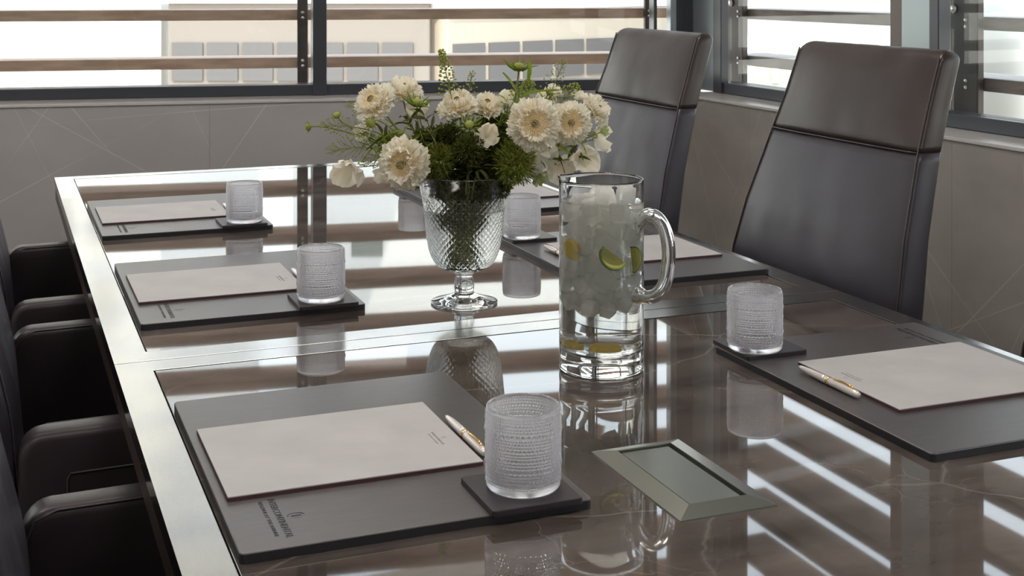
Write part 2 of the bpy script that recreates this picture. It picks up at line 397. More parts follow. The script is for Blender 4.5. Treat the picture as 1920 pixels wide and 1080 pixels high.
# windows
def win(name, frame, pieces, panes):
    r = sempty(name)
    if frame: r.location, r.rotation_euler = frame[0], (0, 0, frame[1])
    for nm, b, mt in pieces: link(nm, box_me(*b, .003, 2), mt, r)
    for b in panes: link('pane', box_me(*b), M['pane'], r)
    return r
F = M['frame']
ss = [s0, -1.30, 1.276, 2.826]
win('window_1', BACK, [('frame_rail', (s0, 1.28, -.03, .08, ZL, ZF), F), ('frame_rail', (s0, 1.28, -.03, .08, ZH - .05, ZH), F),
                       ('mullion', (1.276, 1.336, -.05, .08, ZL, ZH), F), ('mullion', (-1.33, -1.27, -.05, .08, ZF, ZH - .05), F)],
    [(s0, -1.33, .02, .03, ZF, ZH - .05), (-1.27, 1.276, .02, .03, ZF, ZH - .05)])
win('window_2', BACK, [('frame_rail', (1.336, 2.93, -.03, .08, ZL, ZF), F), ('frame_rail', (1.336, 2.93, -.03, .08, ZH - .05, ZH), F),
                       ('mullion', (2.826, 2.842, -.02, .05, ZF, ZH - .05), F), ('frame_stile', (2.925, 3.03, -.05, .08, ZL, ZH), F)],
    [(1.336, 2.826, .02, .03, ZF, ZH - .05), (2.842, 2.925, .02, .03, ZF, ZH - .05)])
struct('trim_3', box_me(2.898, 2.93, -.045, .015, ZF, ZH - .05, .002, 1), M['cladding'], *BACK)
yc = 5.32
struct('trim_4', box_me(2.99, 3.05, 5.105, yc, ZL, ZH, .004, 2), M['cladding'])
win('window_3', None, [('frame_rail', (2.985, 3.08, 3.80, 5.11, ZL, ZF), F), ('frame_rail', (2.985, 3.08, 3.80, 5.11, ZH - .05, ZH), F),
                       ('frame_stile', (2.975, 3.015, 5.035, 5.103, ZL, ZH), F), ('frame_stile', (2.985, 3.08, 3.805, 3.878, ZF, ZH - .05), mat('grey_brown_stile', (.14, .115, .105), .45))],
    [(3.02, 3.03, 3.878, 5.035, ZF, ZH - .05)])
struct('trim_5', box_me(2.975, 3.045, 3.645, 3.803, ZF, ZH, .004, 2), M['cladding'])
win('window_4', None, [('frame_rail', (2.985, 3.08, -2.6, 3.80, ZL, ZF), F), ('frame_rail', (2.985, 3.08, -2.6, 3.64, ZH - .05, ZH), F),
                       ('frame_stile', (2.965, 3.018, 3.595, 3.643, ZF, ZH), F), ('mullion', (2.965, 3.06, 1.55, 1.61, ZF, ZH - .05), F), ('mullion', (2.965, 3.06, -.55, -.49, ZF, ZH - .05), F)],
    [(3.02, 3.03, 1.61, 3.595, ZF, ZH - .05), (3.02, 3.03, -.49, 1.55, ZF, ZH - .05), (3.02, 3.03, -2.6, -.55, ZF, ZH - .05)])
# sunshade rails outside
def bolt_me(r=.008, l=.006):
    return lathe_me([(0, 0), (r, 0), (r, l * .5), (r * .6, l), (0, l)], 10)
BOLT = bolt_me(); BIGBOLT = bolt_me(.017, .014)
def screen(label, frame, a0, a1, posts, axis, slatmat, off0, depth, zs, lab_group=None):
    r = thing('sunshade_rail', label, 'sunshade', frame[0], frame[1])
    for z in zs:
        b = (a0, a1, off0, off0 + depth, z, z + .048) if axis == 'x' else (off0, off0 + depth, a0, a1, z, z + .048)
        link('slat', box_me(*b, .004, 2), slatmat, r)
    for (p0, p1) in posts:
        b = (p0, p1, off0 - .035, off0 - .005, .2, 3.6) if axis == 'x' else (off0 - .035, off0 - .005, p0, p1, .2, 3.6)
        po = link('post', box_me(*b, .004, 2), M['post'], r)
        if axis == 'x':
            for z in zs:
                for dz in (.012, .036):
                    q = link('bolt', BOLT, M['bolt'], po, ((p0 + p1) / 2, off0 - .035, z + dz)); q.rotation_euler = (R(90), 0, 0)
        else:
            for i, z in enumerate(zs):
                for dz in (.012, .036):
                    q = link('bolt', BOLT, M['bolt'], po, (off0 - .035, (p0 + p1) / 2 - .03, z + dz)); q.rotation_euler = (0, R(-90), 0)
            q = link('bolt', BIGBOLT, M['bolt'], po, (off0 - .035, (p0 + p1) / 2 + .03, 1.205)); q.rotation_euler = (0, R(-90), 0)
    return r
zs = [.911 + .2185 * i for i in range(-3, 13)]
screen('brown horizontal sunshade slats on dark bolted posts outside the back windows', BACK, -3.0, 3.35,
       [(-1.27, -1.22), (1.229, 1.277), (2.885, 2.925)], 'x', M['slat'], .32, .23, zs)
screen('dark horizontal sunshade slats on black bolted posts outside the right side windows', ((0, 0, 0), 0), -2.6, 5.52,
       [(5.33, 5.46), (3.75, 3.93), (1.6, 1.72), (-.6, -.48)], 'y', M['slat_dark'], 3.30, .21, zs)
# unseen glowing panels added at the fill light positions
for i, (lx, ly) in enumerate(FILL_SPOTS):
    t = thing('added_fill_panel', 'added slim white fill light panel, unseen, ' + ['near left', 'near right', 'far left', 'far right'][i] + ' corner of the ceiling', 'ceiling light', (lx, ly, 3.372), group='added fill panels on the ceiling')
    link('frame', box_me(-.63, .63, -.33, .33, .012, .027, .003), M['ceiling'], t)
    link('glow_panel', box_me(-.6, .6, -.3, .3, .0, .012), M['fill_glow'], t)

# ------------------------------------------------------------------ buildings outside
def building(label, loc, rotz, wdt, dep, z0, z1, fmat, rows, wmat, ww, gap, extra=None, offset=0, frame_mat=None):
    t = thing('building', label, 'building', (loc[0], loc[1], z0), rotz)
    link('wall', box_me(0, wdt, 0, dep, 0, z1 - z0, .02, 1), fmat, t)
    link('roof_slab', box_me(-.15, wdt + .15, -.15, dep + .15, z1 - z0, z1 - z0 + .25), M['fac_white'], t)
    for (a, b) in rows:
        x = offset + gap
        base = box_me(0, ww, -.05, .0, 0, b - a)
        while x + ww < wdt:
            o = link('window', base, wmat, t, (x, 0, a - z0)); x += ww + gap
    if extra: extra(t)
    return t
CR = CAM_ROT
building('low beige building straight across the street with a row of grey windows', (3.11, 25.65), CR, 4.97, 1.6, -14, .92, M['fac_beige'],
         [(-.55, .17), (-2.0, -1.25)], M['win_grey'], .58, .085, offset=.0)
building('cream building angled away to the right with a row of grey windows', (8.05, 23.70), CR + R(43), 9.6, .8, -14, .80, M['fac_cream'],
         [(-.60, .14), (-2.2, -1.4)], M['win_grey'], .80, .12)
building('tall sunlit white block with square windows at the far left', (-10.5, 31.9), CR, 14.6, 10, -14, 17.0, M['fac_white'],
         [(4.2, 5.2), (6.6, 7.5), (10, 11.2), (-5, -4)], M['win_grey'], .62, .30)
building('tall sunlit white block standing behind the low beige building', (9.0, 42), CR, 14, 10, -14, 11, M['fac_white'],
         [(-1.2, -.4), (4.2, 5.0), (8.2, 9.0)], M['win_pale'], 1.0, 1.9)
building('long pale grey building seen through the right window with upright fins', (11.0, 19.3), CR - R(8), 4.4, 6, -14, 1.15, M['fac_grey'],
         [(-.35, .42), (-1.6, -.8)], M['fac_white'], .10, .33)
building('white building at the far right with one column of grey windows', (16.0, 17.2), CR - R(8), 12, 8, -14, 3.4, M['fac_white'],
         [(-.35, .62), (.95, 1.1)], M['win_pale'], .24, 3.6)
struct('ground', box_me(-60, 90, 7.5, 110, -14.2, -14), M['ground'])

# ------------------------------------------------------------------ table
TX0, TX1, TY1, TS = .163, 1.402, 3.925, 1.967
tb = thing('conference_table', 'long brown marble conference table with a brushed steel border and centre seam', 'table', (0, 0, 0))
BW = .049
def ring_me(x0, x1, y0, y1, w, z0, z1):
    bm = bmesh.new()
    o = [(x0, y0), (x1, y0), (x1, y1), (x0, y1)]; i = [(x0 + w, y0 + w), (x1 - w, y0 + w), (x1 - w, y1 - w), (x0 + w, y1 - w)]
    T = [[bm.verts.new((p[0], p[1], z)) for p in q] for z in (z0, z1) for q in (o, i)]
    ob, ib, ot, it = T
    for k in range(4):
        j = (k + 1) % 4
        bm.faces.new((ot[k], ot[j], it[j], it[k])); bm.faces.new((ob[k], ib[k], ib[j], ob[j]))
        bm.faces.new((ob[k], ob[j], ot[j], ot[k])); bm.faces.new((ib[k], it[k], it[j], ib[j]))
    es = [e for e in bm.edges if all(v.co.z > z1 - 1e-6 for v in e.verts) and not (abs(e.verts[0].co.x - e.verts[1].co.x) > 1e-4 and abs(e.verts[0].co.y - e.verts[1].co.y) > 1e-4)]
    bmesh.ops.bevel(bm, geom=es, offset=.0003, segments=2, affect='EDGES', profile=.5)
    return bm_mesh(bm)
link('centre_joint', box_me(TX0 + .0005, TX1 - .0005, TS - .0013, TS + .0013, ZT - .022, ZT - .0012), M['dark_gap'], tb)
for (ya, yb) in ((TS + .0014, TY1), (.02, TS - .0014)):
    link('joint_liner', box_me(TX0 + .02, TX1 - .02, ya + .02, yb - .02, ZT - .0240, ZT - .0222), M['dark_gap'], tb)
    link('steel_border', ring_me(TX0, TX1, ya, yb, BW, ZT - .022, ZT), M['steel'], tb)
    link('marble_inset', box_me(TX0 + BW + .0022, TX1 - BW - .0022, ya + BW + .0022, yb - BW - .0022, ZT - .022, ZT - .0006, .0005, 1), M['marble'], tb)
    link('apron', box_me(TX0 + .003, TX1 - .003, ya + .001, yb - .003, ZT - .060, ZT - .0242), M['table_wood'], tb)
    for yy in (ya + .35, yb - .45):
        pd = link('pedestal', box_me(TX0 + .42, TX1 - .42, yy - .10, yy + .10, .02, ZT - .0605, .004), M['table_wood'], tb)
        link('foot_plate', box_me(TX0 + .36, TX1 - .36, yy - .22, yy + .22, 0, .02, .003), M['steel'], tb)

# ------------------------------------------------------------------ chairs
def lerp_tab(tab, z):
    for (a, va), (b, vb) in zip(tab, tab[1:]):
        if z <= b: return va + (vb - va) * max(0, (z - a)) / (b - a)
    return tab[-1][1]
HW = [(.42, .285), (.55, .302), (.68, .305), (.80, .288), (.965, .262), (1.05, .252), (1.16, .247)]
FO = [(.42, .030), (.55, .012), (.68, 0.0), (.80, -.028), (.965, -.082), (1.05, -.113), (1.16, -.150)]   # front face offset
TK = [(.42, .060), (.68, .062), (.965, .056), (1.16, .052)]
def slice_pts(z, hw, xf, th, bulge, n=22):
    """closed horizontal slice; front faces +x"""
    pts = []; rc = min(.007, th * .45)
    for i in range(n + 1):
        t = -1 + 2 * i / n; yv = t * (hw - rc)
        pts.append((xf + bulge * (1 - abs(t) ** 3.2) , yv, z))
    for a in (30, 60, 90): pts.append((xf - rc + rc * math.cos(R(a)), hw - rc + rc * math.sin(R(a)), z))
    pts.append((xf - th + rc, hw, z)); pts.append((xf - th, hw - rc, z))
    for i in range(1, n): pts.append((xf - th, (hw - rc) * (1 - 2 * i / n), z))
    pts.append((xf - th, -hw + rc, z)); pts.append((xf - th + rc, -hw, z))
    for a in (90, 60, 30): pts.append((xf - rc + rc * math.cos(R(a)), -(hw - rc) - rc * math.sin(R(a)), z))
    return pts
def shell_me(z0, z1, n, head):
    rows = []
    for i in range(n + 1):
        u = i / n; z = z0 + (z1 - z0) * u
        hw, xf, th = lerp_tab(HW, z), lerp_tab(FO, z), lerp_tab(TK, z)
        bl = .006 + .012 * math.sin(PI * u) ** .5 if head else .006 + .007 * math.sin(PI * u) ** .4
        rows.append(slice_pts(z, hw, xf, th, bl))
    if head:                                     # rounded top roll
        z = z1; hw, xf, th = lerp_tab(HW, z), lerp_tab(FO, z), lerp_tab(TK, z)
        for a in (15, 32, 50, 66, 80, 89):
            s = math.cos(R(a)); h = .024 * math.sin(R(a)); cx = xf - th / 2
            rows.append([(cx + (p[0] - cx) * s - h * .3, p[1] * (1 - .10 * (1 - s)), z + h) for p in slice_pts(z, hw, xf, th, .004)])
    return grid_me(np.array(rows), True, True, True)
def curve_edge(side, off=0.0, z0=.45, z1=1.15, n=26):
    return [(lerp_tab(FO, z) + .0015, side * (lerp_tab(HW, z) - .0055), z) for z in [z0 + (z1 - z0) * i / n for i in range(n + 1)]]
def arm_me():
    # side profile in x-z, extruded in y, rounded edges
    prof = []
    x0, x1, zb, zt, rc = .010, .50, .36, .660, .035
    prof += [(x0, zb)]
    for a in range(180, 89, -15): prof.append((x0 + rc + rc * math.cos(R(a)), zt - rc + rc * math.sin(R(a))))
    prof += [(.20, zt + .002), (.34, zt - .002), (x1 - .03, zt - .012)]
    for a in range(90, -1, -30): prof.append((x1 - .03 + .03 * math.cos(R(a)), zt - .042 + .03 * math.sin(R(a))))
    prof += [(x1 - .02, zb)]
    bm = bmesh.new(); f = bm.faces.new([bm.verts.new((x, -.028, z)) for x, z in prof])
    ex = bmesh.ops.extrude_face_region(bm, geom=[f]); bmesh.ops.translate(bm, verts=[g for g in ex['geom'] if isinstance(g, bmesh.types.BMVert)], vec=(0, .056, 0))
    es = [e for e in bm.edges if abs(e.verts[0].co.y - e.verts[1].co.y) < 1e-6]
    bmesh.ops.bevel(bm, geom=es, offset=.012, segments=3, affect='EDGES', profile=.5)
    return bm_mesh(bm, True)
def make_chair():
    t = thing('office_chair', None, 'chair')
    L = M['leather']
    bk = link('backrest', shell_me(.42, .9648, 30, False), M['leather_back'], t)
    hd = link('headrest', shell_me(.9652, 1.140, 14, True), M['leather_top'], t)
    seam = [(lerp_tab(FO, .964) + .0018 + .006 * (1 - (i / 10 - 1) ** 4), (i / 10 - 1) * .254, .965) for i in range(21)]
    link('seam', tube_me(seam, .0020, 6), M['thread'], t)
    for s in (-1, 1):
        link('piping', tube_me(curve_edge(s), .0016, 6), M['thread'], t)
        # flat edge band on the back's side
        am = link('arm', arm_me(), L, t, (0, s * .300, 0))
        pnl = [(.078, .38), (.076, .592), (.080, .600), (.30, .603), (.46, .597)]
        for sg in (s,):
            link('stitched_seam', tube_me([(x, sg * .0285, z) for x, z in pnl], .0018, 6), M['thread'], am)
        link('piping', tube_me([(x, -s * .0255, z) for x, z in [(.014, .40), (.013, .62), (.024, .647), (.05, .657), (.20, .6585), (.34, .6545), (.46, .645)]], .0016, 6), M['thread'], am)
    link('seat', box_me(.03, .53, -.268, .268, .36, .46, .03, 4, True), L, t)
    link('column', tube_me([(.26, 0, .09), (.26, 0, .36)], .028, 16), M['chrome'], t)
    for k in range(5):
        a = k * 2 * PI / 5 + .3
        lg = link('base_leg', tube_me([(.26, 0, .095), (.26 + .15 * math.cos(a), .15 * math.sin(a), .085), (.26 + .29 * math.cos(a), .29 * math.sin(a), .065)], [.022, .018, .012], 8), M['chrome'], t)
        link('caster', lathe_me([(0, 0), (.02, 0), (.026, .01), (.026, .045), (.02, .055), (0, .055)], 12), M['tip'], lg, (.26 + .29 * math.cos(a), .29 * math.sin(a), 0))
    return t
chair0 = make_chair()
# right side: backs at x 1.60, facing -x ; left side mirrored about the table's middle
spots = [(1.600, 2.355, PI, 'dark leather high-back office chair on the right side, nearest the right window, beside the pitcher'),
         (1.605, 3.330, PI, 'dark leather high-back office chair on the right side, farther one, behind the flowers'),
         (1.600, 1.432, PI, 'dark leather office chair cut off by the right edge of the photo'),
         (.024, 1.415, 0, 'dark leather armchair at the bottom left corner, nearest the viewer'),
         (.024, 2.300, 0, 'dark leather armchair in the middle of the row along the left table edge'),
         (.024, 3.110, 0, 'dark leather armchair at the left table edge, farthest from the viewer')]
for i, (x, y, rz, lab) in enumerate(spots):
    c = chair0 if i == 0 else copy_tree(chair0)
    c.location = (x, y, 0); c.rotation_euler = (0, 0, rz); tag(c, lab, 'chair', 'leather conference chairs around the table')

# ------------------------------------------------------------------ table settings
def text_me(s, size, sx=1.0, space=1.0, off=0.0):
    cu = bpy.data.curves.new('t', 'FONT'); cu.body = s; cu.size = size; cu.align_x = 'CENTER'; cu.align_y = 'CENTER'
    cu.space_character = space; cu.offset = off; cu.extrude = .00008; cu.resolution_u = 2
    o = bpy.data.objects.new('t', cu); COL.objects.link(o)
    bpy.context.view_layer.update()
    me = bpy.data.meshes.new_from_object(o.evaluated_get(bpy.context.evaluated_depsgraph_get()))
    bpy.data.objects.remove(o); bpy.data.curves.remove(cu)
    me.transform(Matrix.Diagonal((sx, 1, 1, 1))); me.materials.clear(); return me
def fit(me, width=None, height=None):
    xs = [v.co.x for v in me.vertices]; ys = [v.co.y for v in me.vertices]
    sx = width / (max(xs) - min(xs)) if width else 1; sy = height / (max(ys) - min(ys)) if height else 1
    me.transform(Matrix.Diagonal((sx, sy, 1, 1))); return me
def emblem_me(s):
    bm = bmesh.new()
    def arc(a0, a1, r, w0, n=18):
        prev = None
        for i in range(n + 1):
            u = i / n; a = R(a0 + (a1 - a0) * u); w = w0 * (.15 + math.sin(PI * u))
            p = [bm.verts.new(((r - w / 2) * math.cos(a) * .8, (r - w / 2) * math.sin(a), 0)), bm.verts.new(((r + w / 2) * math.cos(a) * .8, (r + w / 2) * math.sin(a), 0))]
            if prev: bm.faces.new((prev[0], prev[1], p[1], p[0]))
            prev = p
    arc(75, 285, s, s * .22); arc(-40, 40, s * .95, s * .10)
    add_box(bm, -.10 * s, .10 * s, -.55 * s, .55 * s, -.00004, .00004)
    add_box(bm, -.22 * s, .22 * s, .50 * s, .58 * s, -.00004, .00004); add_box(bm, -.22 * s, .22 * s, -.58 * s, -.50 * s, -.00004, .00004)
    return bm_mesh(bm)
MW, ML = .365, .487
ROT90 = Matrix.Rotation(-PI / 2, 4, 'Z')
LETTER = join_me([fit(text_me('INTERCONTINENTAL', .01, off=.00005), .101, .0072)]); 
SUB = join_me([fit(text_me('BELLEVUE AT THE AVENUE', .01, off=.00008), .091, .0038)])
EMB = emblem_me(.0085)
PADT = join_me([fit(text_me('INTERCONTINENTAL', .01), .044, .0030)]); PADS = join_me([fit(text_me('BELLEVUE AT THE AVENUE', .01), .036, .0016)]); PEMB = emblem_me(.0038)
for me_ in (LETTER, SUB, EMB, PADT, PADS, PEMB): me_.transform(ROT90)
smooth(LETTER, False); smooth(SUB, False); smooth(PADT, False); smooth(PADS, False)
BL = slab_me(MW, ML, .010, .006, .0012); CO = slab_me(.100, .101, .0062, .004, .001)
PB = slab_me(.283, .224, .0034, .0008, 0); PP = slab_me(.2824, .2234, .0012, .0006, .0003)
for me_, k1 in ((BL, 'blotter'), (CO, 'coaster'), (PB, 'pad_edge'), (PP, 'paper')): me_.materials.append(M[k1])
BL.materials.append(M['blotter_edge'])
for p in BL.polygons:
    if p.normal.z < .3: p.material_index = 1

def make_pen():
    t = thing('pen', None, 'pen')
    prof = [(0, 0), (.0034, .001), (.0046, .006), (.0050, .014), (.0052, .060), (.0050, .062), (.0050, .066)]
    b = lathe_me([(0, 0), (.0034, .001), (.0046, .006), (.0050, .014), (.0052, .060), (.0051, .066), (0, .066)], 20)
    c = lathe_me([(0, .068), (.0051, .068), (.0052, .080), (.0046, .112), (.0030, .132), (.0018, .137), (0, .137)], 20)
    rg = lathe_me([(0, .0655), (.0055, .0655), (.0057, .067), (.0055, .0685), (0, .0685)], 20)
    tp = lathe_me([(0, .1365), (.0013, .1365), (.0008, .141), (0, .143)], 12)
    for me_ in (b, c, rg, tp): me_.transform(Matrix.Rotation(-PI / 2, 4, 'X'))    # along +y
    link('barrel', b, M['pen'], t, (0, 0, .0057)); link('barrel', c, M['pen'], t, (0, 0, .0057)); link('ring', rg, M['gold'], t, (0, 0, .0057))
    link('tip', tp, M['tip'], t, (0, 0, .0057))
    cl = tube_me([(0, .012, .0112), (0, .020, .0128), (0, .036, .0132), (0, .050, .0118), (0, .056, .0104)], [.0012, .0017, .0011, .0018, .0010], 8)
    link('clip', cl, M['gold'], t)
    return t
pen0 = make_pen()

# beaded tumbler
def tumbler_me():
    RO, H = .0396, .0865
    pat = [2.2, 2.2, 3.1, 2.2, 2.2, 3.9, 2.6, 2.2, 3.1, 2.2, 2.2, 3.1, 2.2, 2.6, 2.2, 4.1, 2.6, 2.2, 2.9, 2.2, 2.2]
    top, bot = H - .0048, .0085; sc_ = (top - bot) / (sum(pat) * .001)
    seg = 640; per = 6
    rows = [(0, .0), (RO - .006, .0), (RO - .0025, .0006), (RO - .0008, .003)]
    info = [None] * 3
    zc = [];
    z = bot; cells = []
    for h in pat:
        hh = h * .001 * sc_; cells.append((z, hh)); z += hh
    zz = []
    for j in range(9): zz.append((.003 + (bot - .003) * (j + 1) / 9, ('ring',)))
    for (a, hh) in cells:
        for i in range(per): zz.append((a + hh * (i + .5) / per, (a, hh)))
    th = np.arange(seg) / seg * 2 * PI
    prof = [(RO - .006, 0), (RO - .0025, .0006), (RO - .0008, .003)]; disp = [np.zeros(seg)] * 3
    for zv, inf in zz:
        prof.append((RO - .0006, zv))
        if len(inf) == 1:
            n = 90; x = (th / (2 * PI) * n) % 1 * 2 - 1; b = ((zv - .003) / (bot - .003) * 3) % 1 * 2 - 1
            disp.append(.0002 * np.sqrt(np.clip(1 - x * x - b * b, 0, 1)))
        else:
            a, hh = inf; n = int(round(2 * PI * RO / hh)); ph = .5 * (int(a * 1e5) % 2)
            x = ((th / (2 * PI) * n + ph) % 1) * 2 - 1; b = (zv - a) / hh * 2 - 1
            disp.append(hh * .46 * np.sqrt(np.clip(1 - (x * x + b * b) * 1.25, 0, 1)))
    for (r, zv) in [(RO - .0004, top + .0008), (RO - .0002, H - .0022), (RO - .0006, H - .0006), (RO - .0014, H), (RO - .0024, H - .0006), (RO - .0030, H - .003),
                    (RO - .0032, .03), (RO - .0034, .012), (RO - .006, .0085), (.018, .0078), (.004, .0078)]:
        prof.append((r, zv)); disp.append(np.zeros(seg))
    pr = np.array(prof); rr = pr[:, :1] + np.array(disp)
    P = np.stack([rr * np.cos(th), rr * np.sin(th), np.repeat(pr[:, 1:2], seg, 1)], -1)
    return grid_me(P, True, True, True)
TUM = tumbler_me(); TUM.materials.append(M['bead_glass'])

names = {'L1': 'left side, place nearest the viewer', 'L2': 'left side, middle place', 'L3': 'left side, farthest place',
         'R1': 'right side, place nearest the viewer', 'R2': 'right side, place behind the pitcher', 'R3': 'right side, place behind the vase'}
seats = [('L1', .217, 1.245, 0, .305, .044), ('L2', .218, 2.143, 0, .297, .036), ('L3', .218, 2.922, 0, .306, .030),
         ('R1', 1.363, 1.708, PI, .330, .056), ('R2', 1.363, 2.615, PI, .331, .058), ('R3', 1.363, 3.392, PI, .325, .055)]
def place(o, ox, oy, rz, lx, ly, z, extra=0):
    c, s = math.cos(rz), math.sin(rz); o.location = (ox + c * lx - s * ly, oy + s * lx + c * ly, z); o.rotation_euler = (0, 0, rz + extra); return o
GR = {'b': 'blotters at the six places', 'n': 'notepads at the six places', 'c': 'coasters at the six places', 'p': 'pens at the six places', 't': 'tumblers at the six places'}
for i, (k, ox, oy, rz, gx, gy) in enumerate(seats):
    nm = names[k]; zb = ZT + .010; jit = rnd.uniform(-.004, .004)
    b = tag(link('desk_blotter', BL, parent=None), 'charcoal leather desk blotter with black lettering, ' + nm, 'desk blotter', GR['b'])
    place(b, ox, oy, rz, 0, 0, ZT - .0004)
    for me_, n_, x_, y_ in ((LETTER, 'lettering', .052, .072), (SUB, 'lettering', .0405, .0735), (EMB, 'emblem', .0685, .0715)):
        link(n_, me_, M['ink'], b, (x_, y_, .0102))
    n = thing('notepad', 'pale grey paper notepad with a dark red edge, ' + nm, 'notepad', group=GR['n'])
    rx = .010 if k[0] == 'L' else .024
    place(n, ox, oy, rz, rx, .132, zb - .0003, jit * .5)
    link('backing_board', PB, parent=n); link('paper', PP, parent=n, loc=(.0003, .0003, .0034))
    link('lettering', PADT, M['ink_grey'], n, (.258, .088, .00475)); link('lettering', PADS, M['ink_grey'], n, (.2525, .088, .00475)); link('emblem', PEMB, M['ink_grey'], n, (.2655, .088, .00475))
    c = tag(link('coaster', CO), 'square dark brown leather coaster under a tumbler, ' + nm, 'coaster', GR['c'])
    place(c, ox, oy, rz, (.2515 if k[0] == 'L' else .263), (-.008 if k[0] == 'L' else -.010), zb - .0002)
    p = pen0 if i == 0 else copy_tree(pen0)
    tag(p, 'pearl white pen with gold ring lying beside the notepad, ' + nm, 'pen', GR['p'])
    lx, ly = (.3015, .150) if k[0] == 'L' else (.3225, .294)
    place(p, ox, oy, rz, lx, ly, zb - .0003, (0 if k[0] == 'L' else PI) + jit)
    g = tag(link('tumbler', TUM), 'clear glass tumbler covered in rows of small beads, ' + nm, 'tumbler', GR['t'])
    place(g, ox, oy, rz, gx, gy, zb + .0060 + .0001, rnd.uniform(0, 6))

# ------------------------------------------------------------------ power hatch in the table
hp = thing('power_hatch', 'bronze-grey metal cable hatch set flush into the marble in front of the pitcher', 'cable hatch', (.650, 1.180, ZT - .0006))
def bevel_ring(x0, x1, y0, y1, w, ho, hi_):
    bm = bmesh.new()
    L = [[(x0, y0), (x1, y0), (x1, y1), (x0, y1)], [(x0 + w * .96, y0 + w * .96), (x1 - w * .96, y0 + w * .96), (x1 - w * .96, y1 - w * .96), (x0 + w * .96, y1 - w * .96)]]
    o0 = [bm.verts.new((*p, 0)) for p in L[0]]; o1 = [bm.verts.new((*p, ho)) for p in L[0]]; i1 = [bm.verts.new((*p, hi_)) for p in L[1]]; i0 = [bm.verts.new((*p, 0)) for p in L[1]]
    for k in range(4):
        j = (k + 1) % 4
        for a, b in ((o0, o1), (o1, i1), (i1, i0), (i0, o0)): bm.faces.new((a[k], a[j], b[j], b[k]))
    bmesh.ops.bevel(bm, geom=[e for e in bm.edges if all(abs(v.co.z - hi_) < 1e-6 for v in e.verts)], offset=.0006, segments=2, affect='EDGES')
    return bm_mesh(bm)
link('hatch_frame', bevel_ring(0, .115, 0, .214, .024, .0015, .0075), M['plate'], hp)
link('recess', box_me(.022, .093, .022, .192, 0, .0012), M['plate_dark'], hp)
link('hatch_lid', box_me(.0262, .0875, .0262, .1878, .0012, .0052, .0007, 2), M['plate'], hp)

# ------------------------------------------------------------------ vase with bouquet (x right, y away, in the vase's own frame)
VX, VY = .753, 2.129
vf = [(0, .0015), (.030, .0015), (.054, .0005), (.0565, .0012), (.0570, .0025), (.0560, .0042), (.045, .0075), (.030, .0120), (.0200, .0160), (.0165, .0190),
      (.0160, .0215), (.0172, .0260), (.0168, .0350), (.0150, .0420), (.0152, .0480), (.0185, .0525)]
bowl = [(.030, .0565), (.044, .0640), (.053, .0740), (.0600, .0900), (.0640, .1080), (.0665, .1280), (.0685, .1500), (.0705, .1680), (.0735, .1860), (.0775, .2030), (.0825, .2170), (.0838, .2205)]
def dens(p, n):
    out = []
    for (a, b) in zip(p, p[1:]):
        for i in range(n): out.append((a[0] + (b[0] - a[0]) * i / n, a[1] + (b[1] - a[1]) * i / n))
    out.append(p[-1]); return out
def catmull(p, n):
    q = [p[0]] + list(p) + [p[-1]]; out = []
    for i in range(1, len(q) - 2):
        for k in range(n):
            t = k / n; out.append(tuple(.5 * ((2 * q[i][j]) + (-q[i - 1][j] + q[i + 1][j]) * t + (2 * q[i - 1][j] - 5 * q[i][j] + 4 * q[i + 1][j] - q[i + 2][j]) * t * t + (-q[i - 1][j] + 3 * q[i][j] - 3 * q[i + 1][j] + q[i + 2][j]) * t ** 3) for j in (0, 1)))
    out.append(p[-1]); return out
bo = catmull(bowl, 12)
inner = [(r - .0048, z) for r, z in bo if z > .066][::-1]
prof = catmull(vf, 3)[1:] ; prof = [(0, .0015)] + prof
rim = [(.0836, .2218), (.0822, .2224), (.0800, .2218)]
full = prof + bo + rim + inner + [(.040, .0655), (.026, .0600), (.014, .0575), (0, .0570)]
def vdisp(pr, th):
    s = pr[:, 1:2]; NN = 40
    a = th[None, :] / (2 * PI) * NN; b = s / .0105
    nrow = len(pr); outer = np.zeros(nrow); n0 = len(prof) - 1
    outer[n0 + 2: n0 + len(bo)] = 1
    mask = outer[:, None] * np.clip((s - .066) / .01, 0, 1) * np.clip((.190 - s) / .008, 0, 1)
    def groove(v): v = np.abs((v % 1) - .5) * 2; return np.clip(v / .30, 0, 1)
    g = np.minimum(groove(a + b), groove(a - b))
    return -(1 - g) * .0019 * mask
vase = link('glass_vase', lathe_me(full, 400, vdisp), M['glass'], None, (VX, VY, ZT - .0007), CR)
tag(vase, 'footed clear cut-glass vase holding white flowers in the middle of the table', 'vase')
wat = link('vase_water', lathe_me([(0, .0567)] + [(r - .0045, z) for r, z in bo if .066 < z < .162] + [(bo[0][0] + .035, .1618), (0, .1618)], 96), M['water'], None, (VX, VY, ZT - .0007), CR)
tag(wat, 'clear water filling the lower part of the cut-glass vase', 'water')

